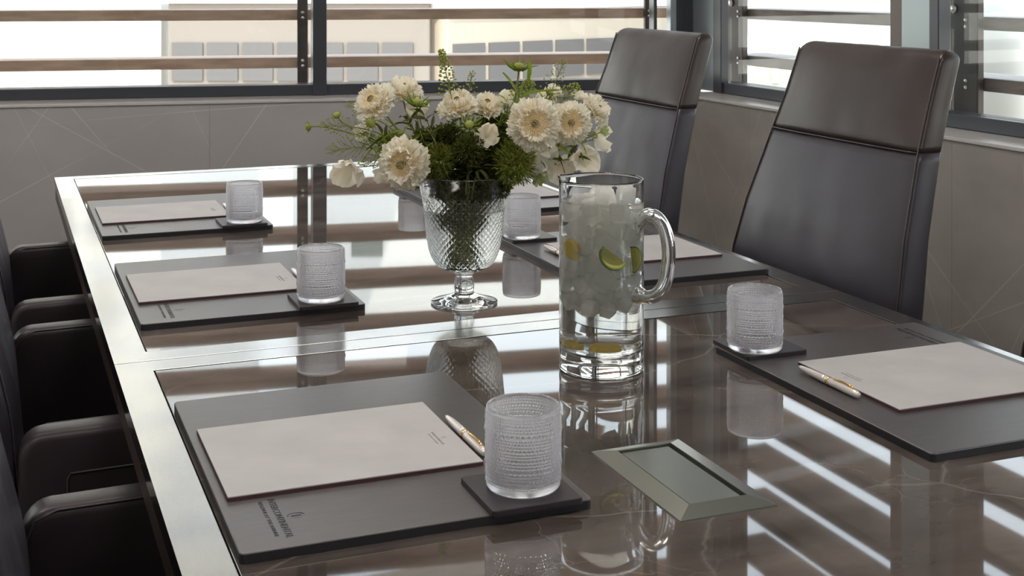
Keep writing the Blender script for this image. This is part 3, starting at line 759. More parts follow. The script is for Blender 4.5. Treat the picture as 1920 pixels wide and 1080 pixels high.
VB = Matrix.Translation((VX, VY, 0)) @ Matrix.Rotation(CR, 4, 'Z')
def orient(d, roll=0.0):
    """rotation taking +z to direction d"""
    return Vector(d).normalized().to_track_quat('Z', 'Y').to_matrix().to_4x4() @ Matrix.Rotation(roll, 4, 'Z')
petal_meshes = []
def petal_me(seed, L=1.0, W=.36, ruf=.11, cup=.12, nu=8, nv=8, notch=.09):
    r = random.Random(seed); P = np.zeros((nu + 1, nv + 1, 3)); ph = [r.uniform(0, 6.28) for _ in range(4)]
    for i in range(nu + 1):
        u = i / nu
        for j in range(nv + 1):
            v = -1 + 2 * j / nv
            wd = W * (.12 + .88 * math.sin(min(1, u * 1.08) * PI * .56) ** 1.1)
            x = L * (u - (u ** 4) * (.16 * v * v + notch * abs(math.sin(v * 5 + ph[0]))))
            y = v * wd * .5
            z = cup * u * u + cup * .8 * v * v * u + ruf * (u ** 2.2) * (math.sin(v * 6.5 + ph[1]) * .6 + math.sin(v * 11 + ph[2]) * .35 + .4 * math.sin(u * 7 + ph[3]))
            P[i, j] = (x, y, z)
    return grid_me(P, False)
PET = [petal_me(i) for i in range(5)]
PETS = [petal_me(20 + i, 1.0, .50, .24, .35, 7, 8, .14) for i in range(5)]
for me_ in PET + PETS: me_.materials.append(M['petal'])
def florets_me(Rr, n, hgt, seed, size):
    r = random.Random(seed); bm = bmesh.new()
    for i in range(n):
        u = (i + .5) / n; a = i * 2.39996; rad = Rr * math.sqrt(u); z = hgt * (1 - u) + r.uniform(-.1, .1) * size
        s = size * r.uniform(.6, 1.1)
        mt = Matrix.Translation((rad * math.cos(a), rad * math.sin(a), z)) @ Matrix.Diagonal((s, s, s * 2.0, 1))
        bmesh.ops.create_icosphere(bm, subdivisions=1, radius=1, matrix=mt)
    return bm_mesh(bm, True)
def pins_me(Rr, n, hgt, seed, ln):
    r = random.Random(seed); V = []; Fc = []
    for i in range(n):
        u = (i + .5) / n; a = i * 2.39996; rad = Rr * math.sqrt(u); z = hgt * (1 - u) ** .8
        d = Vector((math.cos(a) * rad / Rr * 1.1, math.sin(a) * rad / Rr * 1.1, .75)) + Vector((r.uniform(-.3, .3), r.uniform(-.3, .3), 0)); d.normalize()
        p = Vector((rad * math.cos(a), rad * math.sin(a), z)); s = d.orthogonal().normalized(); q = s.cross(d); w_ = .011; L = ln * r.uniform(.6, 1.2)
        k = len(V); V += [p + s * w_, p + q * w_, p - s * w_, p - q * w_]; e_ = p + d * L; w2 = .016
        V += [e_ + s * w2, e_ + q * w2, e_ - s * w2, e_ - q * w2, e_ + d * w2]
        for j in range(4): l = (j + 1) % 4; Fc += [(k + j, k + l, k + 4 + l, k + 4 + j), (k + 4 + j, k + 4 + l, k + 8)]
    me = bpy.data.meshes.new('m'); me.from_pydata([tuple(v) for v in V], [], Fc); return me
FLO = pins_me(.60, 620, .22, 3, .10); FLC = florets_me(.17, 60, .10, 5, .017)
def calyx_me():
    ms = [lathe_me([(0, -.10), (.07, -.09), (.16, -.03), (.20, .02), (0, .03)], 12)]
    for k in range(9):
        a = k / 9 * 2 * PI; d = Vector((math.cos(a), math.sin(a), 0))
        ms.append(tube_me([d * .12, d * .40 + Vector((0, 0, -.06)), d * .72 + Vector((0, 0, -.02))], [.05, .06, .006], 4))
    return join_me(ms)
CAL = calyx_me(); CAL.materials.append(M['leaf_light'])
def stem_to_vase(p, d, seed, name='stem', parent=None, rad=.0016, inv=None, low=None):
    """tube from the flower's back, over the rim and down into the vase"""
    r = random.Random(seed); p = Vector(p); d = Vector(d).normalized()
    a = r.uniform(0, 2 * PI); rr_ = r.uniform(.0, .022)
    nx_, ny_ = p.x, p.y; L = math.hypot(nx_, ny_) or 1
    rim_ = Vector((nx_ / L * min(.060, L * .6), ny_ / L * min(.055, L * .6), ZT + .216))
    end = Vector((-nx_ / L * r.uniform(.0, .024) + rr_ * .5 * math.cos(a), -ny_ / L * r.uniform(0, .02) + rr_ * .5 * math.sin(a), ZT + r.uniform(.068, .078)))
    pts = bez(p, p - d * .035, rim_ + Vector((nx_ * .18, ny_ * .18, .05)), rim_, 10)
    pts += bez(rim_, rim_ - Vector((nx_ * .10, ny_ * .10, .04)), end + Vector((0, 0, .05)), end, 7)[1:]
    return tube_me(pts, [rad * (.8 + .3 * i / len(pts)) for i in range(len(pts))], 7)
def scabiosa(i, p, Rr, d, label, ncol=True, center=1.0):
    t = thing('scabiosa_flower', label, 'flower', group='cream scabiosa flowers in the vase')
    Rr *= 1.12; t.matrix_world = VB @ Matrix.Translation(p) @ orient(d, i * 1.3)
    r = random.Random(50 + i)
    for ring, (n, ln, base, tilt, meshes) in enumerate(((24, 1.0, .0, -8, PET), (22, .92, .05, 5, PET), (17, .76, .11, 17, PETS))):
        for k in range(n):
            o = bpy.data.objects.new('petal', meshes[(k * 3 + ring + i) % 5]); COL.objects.link(o); o.parent = t
            s = Rr * ln * r.uniform(.92, 1.08)
            o.matrix_local = Matrix.Rotation(k / n * 2 * PI + ring * .21 + r.uniform(-.08, .08), 4, 'Z') @ Matrix.Translation((Rr * .10, 0, Rr * base)) @ Matrix.Rotation(R(-tilt + r.uniform(-9, 9)), 4, 'Y') @ Matrix.Diagonal((s, s * r.uniform(.9, 1.15), s, 1))
    f = link('florets', FLO if i else FLO, M['floret'], t); f['kind'] = 'stuff'; f.location = (0, 0, Rr * .17); f.scale = (Rr * center,) * 3
    f2 = link('centre', FLC, M['floret_dark'], t); f2['kind'] = 'stuff'; f2.location = (0, 0, Rr * .50); f2.scale = (Rr * center,) * 3
    c = link('calyx', CAL, None, t); c.location = (0, 0, -Rr * .02); c.scale = (Rr * .8,) * 3
    me = stem_to_vase(Vector(p) - Vector(d).normalized() * Rr * .08, (d[0], d[1] * .6, max(d[2], .25)), 80 + i, rad=.0021)
    me.transform((t.matrix_world.inverted() @ VB)); link('stem', me, M['stem'], t)
    return t
SCA = [((-.148, -.03, 1.093), .0330, (-.45, -.70, .55), 'cream scabiosa flower at the upper left of the bouquet, tilted to the left'),
       ((-.108, .05, 1.105), .0300, (.1, -.35, 1), 'white scabiosa flower at the top left, behind the upper left bloom'),
       ((-.093, -.10, 1.003), .0385, (-.30, -.95, -.05), 'large cream scabiosa flower hanging at the lower left above the vase rim'),
       ((-.009, .0, 1.083), .0320, (-.15, -.35, .9), 'cream scabiosa flower at the top middle of the bouquet'),
       ((.119, -.06, 1.062), .0395, (.05, -1, .12), 'large cream scabiosa flower right of centre facing the viewer with a green eye'),
       ((.180, -.02, 1.060), .0335, (.12, -.97, .10), 'cream scabiosa flower right of the one with the green eye'),
       ((.224, .03, 1.075), .0270, (.75, -.4, .6), 'small white scabiosa flower at the far right turned away'),
       ((.038, .03, 1.080), .0270, (.1, -.45, .9), 'small cream scabiosa flower in the middle row above the white sweet pea')]
for i, (p, Rr, d, lab) in enumerate(SCA): scabiosa(i, p, Rr, d, lab, center=(1.0 if i not in (1, 6) else .6))

# sweet peas: wide wavy petals
def pea_me(seed, W=1.1, L=1.0, fold=.35, ruf=.12):
    r = random.Random(seed); ph = [r.uniform(0, 6.28) for _ in range(4)]; nu, nv = 9, 12
    P = np.zeros((nu + 1, nv + 1, 3))
    for i in range(nu + 1):
        u = i / nu
        for j in range(nv + 1):
            v = -1 + 2 * j / nv
            wd = W * math.sin(PI * (.08 + .62 * u)) ** .9
            P[i, j] = (L * (u - .22 * v * v * u * u), v * wd * .5, fold * abs(v) * u * .6 + ruf * u * u * (math.sin(v * 5 + ph[0]) + .5 * math.sin(v * 9 + ph[1])) + .25 * u * u)
    return grid_me(P, False)
PEA = [pea_me(i) for i in range(4)]
for me_ in PEA: me_.materials.append(M['pea'])
PEAG = [pea_me(10 + i, .7, .8) for i in range(2)]
for me_ in PEAG: me_.materials.append(M['pea_green'])
PEAS = [((-.194, -.02, .990), .040, (-.25, -.80, -.60), 5, 0, 'white drooping sweet pea at the far left hanging over the table'),
        ((-.137, 0, .982), .028, (-.1, -.5, -.8), 4, 0, 'white sweet pea hanging left of the large lower left bloom'),
        ((.039, -.03, 1.036), .034, (.1, -.9, .3), 5, 0, 'white sweet pea in the centre of the bouquet below the top blooms'),
        ((.197, 0, .996), .040, (.35, -.8, -.1), 5, 0, 'wide white sweet pea at the lower right above the pitcher'),
        ((.226, .04, 1.026), .032, (.8, -.4, .2), 5, 0, 'white sweet pea at the right edge over the far chair'),
        ((.164, .02, .985), .034, (.1, -.8, -.3), 5, 0, 'white sweet pea low on the right between the vase rim and the pitcher'),
        ((.130, -.02, 1.008), .030, (.2, -.8, -.4), 4, 0, 'white sweet pea under the large green-eyed bloom'),
        ((-.080, .04, 1.068), .028, (-.1, -.5, .7), 5, 0, 'white sweet pea beside the spiky bud at the upper left'),
        ((-.166, .01, 1.040), .024, (-.5, -.6, .1), 4, 0, 'small white sweet pea at the left under the tilted bloom'),
        ((.153, .05, 1.100), .020, (.2, -.5, .8), 5, 0, 'small white sweet pea at the top right behind the tall bud'),
        ((.075, .04, 1.092), .022, (0, -.6, .8), 5, 0, 'small white sweet pea at the top between the middle and right blooms'),
        ((.140, .05, 1.088), .022, (.1, -.6, .8), 5, 0, 'small white sweet pea at the top just left of the right seed spray'),
        ((.200, .04, 1.095), .018, (.2, -.6, .8), 4, 0, 'small white sweet pea above the right green-centred bloom'),
        ((.126, -.02, .972), .024, (.1, -.7, -.7), 5, 1, 'pale green sweet pea hanging over the right side of the vase rim'),
        ((.236, .02, 1.040), .018, (.7, -.5, .3), 4, 1, 'pale green sweet pea at the far right edge of the bouquet')]
for i, (p, Rr, d, n, g, lab) in enumerate(PEAS):
    t = thing('sweet_pea', lab, 'flower', group='sweet pea blossoms in the vase'); t.matrix_world = VB @ Matrix.Translation(p) @ orient(d, i * 1.9)
    r = random.Random(i + 9)
    for k in range(n):
        ms = PEAG if g else PEA
        o = bpy.data.objects.new('petal', ms[(k + i) % len(ms)]); COL.objects.link(o); o.parent = t
        o.matrix_local = Matrix.Rotation(k / n * 2 * PI + r.uniform(-.25, .25), 4, 'Z') @ Matrix.Rotation(R(-r.uniform(2, 48)), 4, 'Y') @ Matrix.Diagonal((Rr * r.uniform(.8, 1.1), Rr * r.uniform(.85, 1.15), Rr, 1))
    c = link('calyx', CAL, None, t); c.scale = (Rr * .35,) * 3
    me = stem_to_vase(Vector(p) - Vector(d).normalized() * Rr * .05, (d[0], d[1], abs(d[2]) + .3), 180 + i, rad=.0011)
    me.transform(t.matrix_world.inverted() @ VB); link('stem', me, M['stem'], t)

# buds
def bud_me():
    ms = [lathe_me([(0, -.5), (.35, -.42), (.72, -.05), (.80, .25), (.62, .55), (.2, .68), (0, .70)], 14)]
    return join_me(ms)
def sepals_me():
    ms = []
    for k in range(11):
        a = k / 11 * 2 * PI; d = Vector((math.cos(a), math.sin(a), 0)); u = Vector((0, 0, 1)); w_ = 1.5 + .5 * math.sin(k * 4)
        ms.append(tube_me([d * .4 - u * .25, d * 1.0 + u * .15, d * w_ + u * (.55 + .25 * math.cos(k * 3))], [.12, .13, .015], 4))
    return join_me(ms)
BUD = bud_me(); SEP = sepals_me(); BUD.materials.append(M['pod']); SEP.materials.append(M['leaf_light'])
BUDS = [((-.266, 0, 1.051), .0085, (-.7, -.4, -.1), 'small green bud at the far left tip of the bouquet on a long curved stem'),
        ((-.152, -.075, 1.066), .0105, (-.3, -.7, -.3), 'round brown-green bud in front of the tilted upper left bloom'),
        ((-.080, .0, 1.092), .0110, (.2, -.3, 1), 'spiky green scabiosa bud between the top left and top middle blooms'),
        ((.094, .02, 1.152), .0115, (.05, -.2, 1), 'tall spiky scabiosa bud rising highest at the top right of the bouquet'),
        ((.011, -.055, 1.060), .0100, (0, -.5, .5), 'spiky green bud in the middle of the bouquet'),
        ((-.218, 0, 1.070), .0085, (-.3, -.4, .7), 'small cream bud cluster at the left near the curved stem tip'),
        ((.146, .02, 1.108), .0090, (.5, -.2, .9), 'small brown bud to the right of the tall spiky bud')]
for i, (p, Rr, d, lab) in enumerate(BUDS):
    t = thing('flower_bud', lab, 'flower bud', group='green buds in the bouquet'); t.matrix_world = VB @ Matrix.Translation(p) @ orient(d, i)
    b = link('bud', BUD, None, t); b.scale = (Rr,) * 3; s = link('sepals', SEP, None, t); s.scale = (Rr * (1.55 if i in (2, 3, 4) else .8),) * 3
    me = stem_to_vase(Vector(p) - Vector(d).normalized() * Rr * .4, d, 280 + i, rad=.0021 if i == 3 else .0015)
    me.transform(t.matrix_world.inverted() @ VB); link('stem', me, M['stem'], t)

# leafy sprigs
def leaf_me(seed, w=.22, curl=.15):
    r = random.Random(seed); nu, nv = 8, 4; P = np.zeros((nu + 1, nv + 1, 3)); ph = r.uniform(0, 6)
    for i in range(nu + 1):
        u = i / nu
        for j in range(nv + 1):
            v = -1 + 2 * j / nv; wd = w * math.sin(PI * min(1, u * .97 + .02)) ** .8 * (1.15 - .5 * u)
            P[i, j] = (u, v * wd * .5, curl * math.sin(u * 2.6 + ph * .3) + .05 * abs(v) + .02 * math.sin(u * 9 + ph) * v - .25 * u * u)
    return grid_me(P, False)
LEAF = [leaf_me(i, .20 + .05 * (i % 3)) for i in range(5)]; LEAFL = [leaf_me(i + 9, .21) for i in range(3)]
for me_ in LEAF: me_.materials.append(M['leaf'])
for me_ in LEAFL: me_.materials.append(M['leaf_light'])
def sprig(p0, p1, n, size, light, label, seed, spread=50, base=.25):
    """twig from the vase mouth p0 to its tip p1 carrying n leaves"""
    r = random.Random(seed); p0 = Vector(p0); p1 = Vector(p1)
    t = thing('leafy_sprig', label, 'greenery', group='leafy green sprigs in the bouquet'); t.matrix_world = VB @ Matrix.Translation(p0)
    mid = (p0 + p1) / 2 + Vector((r.uniform(-.01, .01), r.uniform(-.01, .01), .012)) - p0
    path = bez((0, 0, 0), mid * .6 + Vector((0, 0, .01)), mid * 1.3, p1 - p0, 10)
    low = [Vector((-p0.x * 1.2 + r.uniform(-.012, .012), -p0.y * 1.2 + r.uniform(-.012, .012), ZT + .075 + r.uniform(0, .02) - p0.z)) ]
    full_ = bez(low[0], low[0] * .6, low[0] * .2, (0, 0, 0), 5)[:-1] + path
    link('stem', tube_me(full_, [.0013] * (len(full_) - 3) + [.001, .0007, .0004], 6), M['stem'], t)
    for k in range(n):
        u = base + (1 - base) * (k + .5) / n; q = path[int(u * 9.99)]
        tan = (path[min(10, int(u * 9.99) + 1)] - path[max(0, int(u * 9.99) - 1)]).normalized()
        a = k * 2.4 + r.uniform(-.4, .4); side = (tan.orthogonal().normalized())
        side.rotate(Matrix.Rotation(a, 3, tan)); dr = (tan * math.cos(R(spread)) + side * math.sin(R(spread))).normalized()
        o = bpy.data.objects.new('leaf', (LEAFL if light else LEAF)[k % (3 if light else 5)]); COL.objects.link(o); o.parent = t
        s = size * r.uniform(.7, 1.15)
        o.matrix_local = Matrix.Translation(q) @ dr.to_track_quat('X', 'Z').to_matrix().to_4x4() @ Matrix.Rotation(r.uniform(-.8, .8), 4, 'X') @ Matrix.Diagonal((s, s * (.5 if 'narrow' in label else 1), s, 1))
    return t
SPR = []
for i, (tip, size, n, light, lab) in enumerate([
    ((-.150, -.02, 1.045), .040, 12, 0, 'dark leafy sprig reaching left under the tilted upper left bloom'),
    ((-.105, .02, 1.065), .042, 12, 0, 'dark leafy sprig behind the large lower left bloom'),
    ((-.060, -.04, 1.050), .040, 12, 0, 'dark leafy sprig left of the bouquet centre'),
    ((-.020, .05, 1.065), .042, 12, 0, 'dark leafy sprig under the top middle bloom'),
    ((.020, -.06, 1.030), .040, 12, 0, 'dark leafy sprig at the front centre above the rim'),
    ((.060, .03, 1.085), .042, 12, 1, 'bright green sprig at the top between the middle and right blooms'),
    ((.085, -.05, 1.030), .036, 12, 0, 'dark leafy sprig left of the large green-eyed bloom'),
    ((.155, .03, 1.075), .038, 12, 1, 'bright green sprig behind the two large right blooms'),
    ((.190, -.01, 1.020), .038, 10, 0, 'dark leafy sprig reaching right toward the pitcher'),
    ((-.165, -.01, 1.005), .030, 12, 1, 'bright green sprig low at the left side of the bouquet'),
    ((-.185, -.02, 1.030), .032, 12, 1, 'bright green sprig at the far left between the two hanging blooms'),
    ((-.175, .0, 1.045), .034, 16, 1, 'bright green sprig pointing left below the small left bud'),
    ((-.110, -.05, 1.050), .036, 16, 1, 'bright green sprig in front of the tilted upper left bloom stem'),
    ((.205, -.02, 1.030), .030, 14, 1, 'bright green sprig at the right between the blooms and the sweet peas'),
    ((.075, .03, 1.100), .032, 16, 1, 'bright green sprig at the top left of the tall bud stalk'),
    ((.140, .03, 1.105), .030, 16, 1, 'bright green sprig at the top right of the tall bud stalk'),
    ((-.135, -.04, 1.030), .032, 12, 1, 'bright green sprig between the tilted bloom and the large lower left bloom'),
    ((-.075, -.01, 1.080), .036, 12, 0, 'dark leafy sprig below the spiky upper left bud'),
    ((.215, .0, 1.000), .032, 10, 0, 'dark leafy sprig low at the far right over the pitcher rim'),
    ((.045, .02, 1.065), .038, 12, 0, 'dark leafy sprig right of the top middle bloom'),
    ((.0, .08, 1.030), .045, 12, 0, 'dark leafy sprig at the back of the bouquet'),
    ((.100, .07, 1.040), .045, 12, 0, 'dark leafy sprig at the back right of the bouquet'),
    ((-.080, .07, 1.030), .045, 12, 0, 'dark leafy sprig at the back left of the bouquet'),
    ((.112, .015, 1.125), .070, 5, 1, 'narrow green leaves on the stalk below the tall spiky bud'),
    ((.030, -.065, .985), .034, 12, 0, 'dark leafy sprig bending over the front of the vase rim'),
    ((-.045, -.065, .985), .034, 12, 0, 'dark leafy sprig bending over the front left of the vase rim')]):
    L_ = math.hypot(tip[0], tip[1])
    p0 = (tip[0] / L_ * min(.045, L_ * .5), tip[1] / L_ * min(.045, L_ * .5), ZT + .195)
    sprig(p0, tip, n, size, light, lab, 400 + i, base=.6 if 'narrow' in lab else .12, spread=30 if 'narrow' in lab else 50)

# feathery green tufts (mossy balls)
def tuft_me(seed, n=1500, wid=.018):
    r = random.Random(seed); V = []; Fc = []
    for i in range(n):
        z = 1 - 2 * (i + .5) / n; a = i * 2.39996; q = math.sqrt(1 - z * z); d = Vector((q * math.cos(a), q * math.sin(a), z))
        d = (d + Vector((r.uniform(-.3, .3), r.uniform(-.3, .3), r.uniform(-.3, .3)))).normalized()
        s = d.orthogonal().normalized(); s.rotate(Matrix.Rotation(r.uniform(0, 6), 3, d)); b0 = d * r.uniform(.3, .85); L = r.uniform(.14, .30); w_ = .016
        bend = s.cross(d) * r.uniform(-.18, .18)
        k = len(V); w_ = wid; V += [b0 - s * w_, b0 + s * w_, b0 + d * L * .6 + bend * .5 + s * w_ * 1.3, b0 + d * L * .6 + bend * .5 - s * w_ * 1.3, b0 + d * L + bend]
        Fc += [(k, k + 1, k + 2, k + 3), (k + 3, k + 2, k + 4)]
    me = bpy.data.meshes.new('m'); me.from_pydata([tuple(v) for v in V], [], Fc); return me
TUF = [tuft_me(1), tuft_me(2)]
M['moss'] = translucent('olive_green_fronds', (.17, .19, .035), .35, tcol=(.32, .38, .04))
for me_ in TUF: me_.materials.append(M['moss'])
TUFD = tuft_me(5, 1500, .034); TUFD.materials.clear(); TUFD.materials.append(M['leaf'])
for i, (p, Rr, dk, lab) in enumerate([((.087, -.045, .994), .040, 0, 'feathery green tuft at the right of the vase rim'), ((-.040, -.045, .998), .031, 0, 'feathery green tuft at the left of the vase rim'),
        ((.095, .03, 1.055), .030, 0, 'feathery green tuft behind the large green-eyed bloom'), ((.018, -.01, .995), .042, 1, 'dark feathery tuft in the middle of the bouquet above the rim'),
        ((.018, .0, .945), .044, 1, 'dark feathery tuft filling the mouth of the vase'), ((-.124, .0, 1.022), .026, 0, 'feathery green tuft under the tilted upper left bloom'),
        ((-.030, .01, 1.025), .034, 1, 'dark feathery tuft under the top middle bloom'), ((.060, .02, 1.010), .036, 1, 'dark feathery tuft behind the right rim tuft'), ((-.005, .01, .905), .038, 1, 'dark feathery tuft low inside the vase'), ((.050, -.02, .962), .036, 1, 'dark feathery tuft at the right inside the vase mouth'), ((-.030, -.02, .960), .036, 1, 'dark feathery tuft at the left inside the vase mouth'), ((.010, -.055, 1.018), .030, 1, 'dark feathery tuft in front of the bouquet centre'), ((.050, .05, 1.035), .040, 1, 'dark feathery tuft deep at the back of the bouquet'), ((-.062, .02, 1.018), .034, 1, 'dark feathery tuft behind the large lower left bloom')]):
    t = thing('feathery_tuft', lab, 'greenery', group='feathery green tufts in the bouquet'); t.matrix_world = VB @ Matrix.Translation(p)
    o = link('fronds', TUFD if dk else TUF[i % 2], None, t); o.scale = (Rr,) * 3; o['kind'] = 'stuff'
    me = stem_to_vase(Vector(p), (0, 0, 1), 380 + i, rad=.0017)
    me.transform(t.matrix_world.inverted() @ VB); link('stem', me, M['stem'], t)

# seed sprays
def spray(p0, p1, label, seed, npod=46, wid=.018, size=.0016):
    r = random.Random(seed); p0 = Vector(p0); p1 = Vector(p1); t = thing('seed_spray', label, 'greenery', group='airy seed sprays in the bouquet'); t.matrix_world = VB @ Matrix.Translation(p0)
    dd = p1 - p0; path = bez((0, 0, 0), dd * .3 + Vector((0, 0, .02)), dd * .7 + Vector((0, 0, .012)), dd, 10)
    ms = [tube_me(path, [.0009] * 6 + [.0007, .0006, .0005, .0004, .0003], 5)]; pods = bmesh.new()
    for k in range(npod):
        u = .42 + .58 * k / npod; q = path[int(u * 9.99)].lerp(path[min(10, int(u * 9.99) + 1)], (u * 9.99) % 1)
        a = k * 2.4; tan = dd.normalized(); s = tan.orthogonal().normalized(); s.rotate(Matrix.Rotation(a, 3, tan))
        e_ = q + (s * wid * (1.15 - u) * r.uniform(.6, 1.2) * 1.5 + tan * wid * .5)
        ms.append(tube_me([q, (q + e_) / 2 + tan * .001, e_], .00028, 3))
        mt = Matrix.Translation(e_) @ Matrix.Rotation(r.uniform(0, 3), 4, 'X') @ Matrix.Diagonal((size * r.uniform(.8, 1.2), size * r.uniform(.8, 1.2), size * .5, 1))
        bmesh.ops.create_icosphere(pods, subdivisions=1, radius=1, matrix=mt)
    link('stem', join_me(ms), M['stem'], t)
    o = link('seed_pods', bm_mesh(pods, True), M['pod'], t); o['kind'] = 'stuff'
    low = stem_to_vase(p0, dd, seed, rad=.0010); low.transform(t.matrix_world.inverted() @ VB); link('stem', low, M['stem'], t)
for i, (a, b, n, wd, sz, lab) in enumerate([
    ((-.010, .0, 1.03), (-.039, .0, 1.176), 80, .016, .0026, 'yellow-green seed spray standing tallest at the top middle of the bouquet'),
    ((.0, .02, 1.04), (.013, .02, 1.140), 30, .014, .0018, 'thin green seed spray right of the tallest yellow-green one'),
    ((.130, .02, 1.04), (.171, .03, 1.156), 40, .020, .0018, 'thin green seed spray at the upper right of the bouquet'),
    ((-.110, .0, 1.02), (-.238, .0, 1.052), 60, .024, .0018, 'airy green seed spray reaching far left under the curved stem'),
    ((-.100, -.02, 1.0), (-.222, -.02, 1.012), 60, .028, .0018, 'airy green seed spray drooping at the lower left'),
    ((.130, .03, 1.03), (.192, .04, 1.112), 60, .022, .0022, 'yellow-green seed spray behind the right blooms'),
    ((-.100, .02, 1.03), (-.200, .02, 1.085), 40, .018, .0016, 'thin seed spray at the left above the curved stem'),
    ((-.090, -.03, .99), (-.165, -.03, .992), 50, .024, .0018, 'airy seed spray low beside the lower left bloom'),
    ((.150, .0, 1.01), (.218, .0, 1.035), 50, .020, .0020, 'thin seed spray at the right edge of the bouquet'),
    ((.070, .02, 1.04), (.112, .03, 1.118), 60, .022, .0026, 'cream-green seed spray behind the tall bud stalk')]):
    spray(a, b, lab, 600 + i, n, wd, sz)

# ------------------------------------------------------------------ pitcher
PX, PY = .806, 1.694
PB_ = Matrix.Translation((PX, PY, 0)) @ Matrix.Rotation(CR, 4, 'Z')
def pitcher():
    t = thing('glass_pitcher', 'tall clear glass pitcher of iced water with lime slices and a looped handle', 'pitcher', (PX, PY, ZT - .0006), CR)
    RO, H, wl = .0602, .271, .0028
    op = [(0, .001), (.050, .001), (.0575, .0012), (.0596, .0030), (RO, .008), (RO - .0006, .018), (RO, .030)] + [(RO, .03 + (H - .036) * i / 10) for i in range(1, 11)] + [(RO, H - .003), (RO - .0004, H - .0008), (RO - .0014, H), (RO - .0025, H - .0008), (RO - wl, H - .004)]
    ip = [(RO - wl, H - .006 - (H - .046) * i / 10) for i in range(1, 11)] + [(RO - .0034, .036), (RO - .007, .0305), (RO - .014, .0285), (.02, .0280), (0, .0280)]
    def disp(pr, th):
        z = pr[:, 1:2]; d = (np.mod(th[None, :] - R(153) + PI, 2 * PI) - PI)       # lip away from the handle
        return .0085 * np.exp(-(d / .16) ** 2) * np.clip((z - (H - .022)) / .022, 0, 1) ** 1.6
    link('body', lathe_me(op + ip, 160, disp), M['glass'], t)
    # looped handle on the right towards the viewer
    ang = R(-38); dx, dy = math.cos(ang), math.sin(ang)
    def Pt(r, z, s=0.0): return (r * dx, r * dy, z)
    path = [Pt(.0615, .196), Pt(.0625, .208), Pt(.067, .219), Pt(.077, .2265), Pt(.089, .226), Pt(.100, .218), Pt(.1075, .203), Pt(.111, .183), Pt(.1105, .162), Pt(.107, .143), Pt(.100, .127), Pt(.090, .117), Pt(.078, .1125), Pt(.068, .1125), Pt(.0605, .114)]
    pp = []
    for i in range(len(path) - 1):
        q = [path[max(0, i - 1)], path[i], path[i + 1], path[min(len(path) - 1, i + 2)]]
        for k in range(4):
            u = k / 4; pp.append(tuple(.5 * (2 * q[1][j] + (q[2][j] - q[0][j]) * u + (2 * q[0][j] - 5 * q[1][j] + 4 * q[2][j] - q[3][j]) * u * u + (-q[0][j] + 3 * q[1][j] - 3 * q[2][j] + q[3][j]) * u ** 3) for j in range(3)))
    pp.append(path[-1]); n = len(pp)
    rad = [(.0018 + .0076 * min(1, i / 7.)) if i < 9 else (.0095 if i < n - 9 else .0095 + .0050 * ((i - (n - 9)) / 8.) ** 2) for i in range(n)]
    link('handle', tube_me(pp, rad, 20), M['glass'], t)
    return t
pitcher()
wz0, wz1 = .0275, .240
bmw = lathe_me([(0, wz0), (.046, wz0), (.0535, .0300), (.0568, .0355), (.0577, .045)] + [(.0577, .045 + (wz1 - .047) * i / 6) for i in range(1, 7)] + [(.0577, wz1 - .001), (.0565, wz1 - .0005), (0, wz1 - .0005)], 120)
tag(link('pitcher_water', bmw, M['water'], None, (PX, PY, ZT - .0006), CR), 'clear water filling the tall glass pitcher nearly to the rim', 'water')
def ice_me(seed):
    r = random.Random(seed); bm = bmesh.new(); bmesh.ops.create_cube(bm, size=1)
    bmesh.ops.subdivide_edges(bm, edges=bm.edges[:], cuts=3, use_grid_fill=True)
    for v in bm.verts:
        n = v.co.normalized() * .62; v.co = v.co.lerp(n, .32)
        k = noise.noise(v.co * 3.0 + Vector((seed, 0, 0))); v.co *= 1 + .13 * k
    return bm_mesh(bm, True)
ICE = [ice_me(i * 3.7) for i in range(5)]
for me_ in ICE: me_.materials.append(M['ice'])
r = random.Random(21); placed = []; n_try = 0
while len(placed) < 60 and n_try < 8000:
    n_try += 1
    a = r.uniform(0, 2 * PI); q = .0435 * math.sqrt(r.random()); z = r.uniform(.092, .244); s = r.uniform(.021, .030)
    if z < .12: s *= .75
    p = Vector((q * math.cos(a), q * math.sin(a), z))
    if q + s * .62 > .0555: continue
    if any((p - o).length < (s + so) * .36 for o, so in placed): continue
    placed.append((p, s))
for i, (p, s) in enumerate(placed):
    o = bpy.data.objects.new('ice_cube', ICE[i % 5]); COL.objects.link(o)
    o.matrix_world = PB_ @ Matrix.Translation(p + Vector((0, 0, ZT))) @ Matrix.Rotation(r.uniform(0, 3), 4, 'X') @ Matrix.Rotation(r.uniform(0, 3), 4, 'Y') @ Matrix.Rotation(r.uniform(0, 3), 4, 'Z') @ Matrix.Diagonal((s, s * r.uniform(.8, 1.1), s * r.uniform(.7, 1), 1))
    tag(o, 'small cloudy ice cube floating in the glass pitcher', 'ice cube', 'ice cubes in the pitcher')
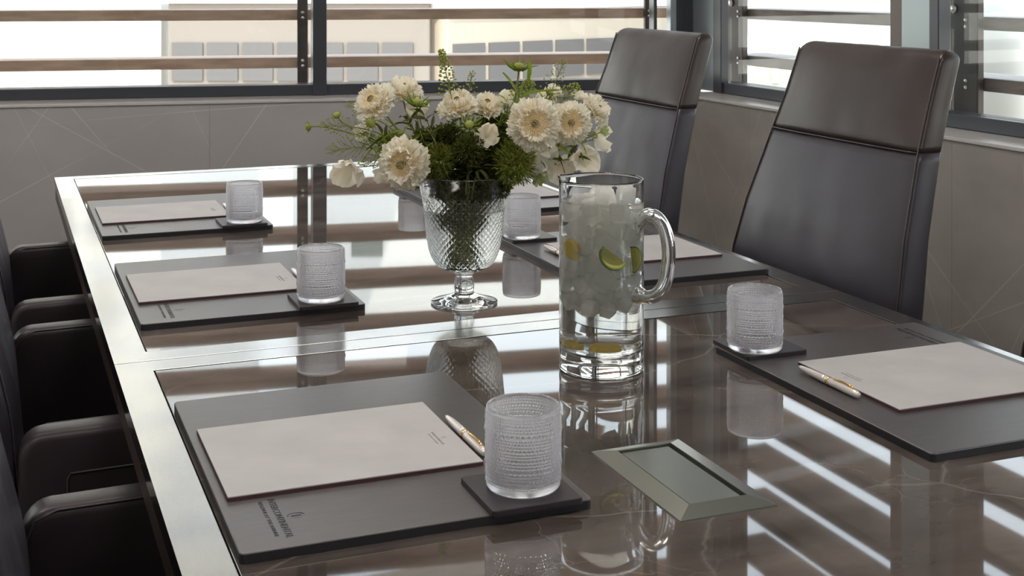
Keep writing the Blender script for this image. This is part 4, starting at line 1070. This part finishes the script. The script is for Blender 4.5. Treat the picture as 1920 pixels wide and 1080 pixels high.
def slice_half(rad, th, a0=0, a1=180, n=16):
    """half wheel in x-z, thickness along y : rind + flesh meshes"""
    def fan(r0, r1, t):
        bm = bmesh.new(); ring = []
        for i in range(n + 1):
            a = R(a0 + (a1 - a0) * i / n)
            ring.append([bm.verts.new((rr_ * math.cos(a), yy, rr_ * math.sin(a))) for rr_ in (r0, r1) for yy in (-t / 2, t / 2)])
        for i in range(n):
            A, C = ring[i], ring[i + 1]
            for (p, q) in ((0, 1), (1, 3), (3, 2), (2, 0)): bm.faces.new((A[p], A[q], C[q], C[p]))
        bm.faces.new([ring[0][i] for i in (0, 1, 3, 2)]); bm.faces.new([ring[-1][i] for i in (0, 2, 3, 1)])
        return bm_mesh(bm)
    segs = []
    for k in range(5):
        pass
    return fan(rad * .90, rad, th), fan(rad * .05, rad * .895, th * .92)
def lime(p, rad, th, rot, label, flesh='lime_flesh', rind='lime_rind', a1=180):
    t = thing('lime_slice', label, 'lime slice'); t.matrix_world = PB_ @ Matrix.Translation((p[0], p[1], p[2])) @ rot
    a, b = slice_half(rad, th, 0, a1); link('rind', a, M[rind], t); link('flesh', b, M[flesh], t)
RX = lambda d: Matrix.Rotation(R(d), 4, 'X'); RY = lambda d: Matrix.Rotation(R(d), 4, 'Y'); RZ = lambda d: Matrix.Rotation(R(d), 4, 'Z')
# local frame: x right, y away; shown against the front wall of the pitcher
lime((.014, -.0500, .921), .021, .006, RY(37) @ RX(-28) @ RY(180), 'thin green-rinded lime wedge tilted in the middle of the pitcher front')
lime((.0385, -.0375, .912), .019, .006, RZ(38) @ RY(83), 'upright lime wedge beside the pitcher handle')
lime((-.040, -.028, .925), .016, .006, RZ(-50) @ RX(30), 'yellow lime piece at the left inside the pitcher', 'lemon', 'lemon', 300)
lime((-.038, -.008, .7870), .018, .007, RZ(-20) @ RX(90), 'yellow citrus slice lying at the bottom left of the pitcher', 'lemon', 'lemon', 300)
lime((.004, -.022, .7870), .019, .007, RZ(10) @ RX(90), 'yellow citrus slice lying at the bottom middle of the pitcher', 'lemon', 'lemon', 330)
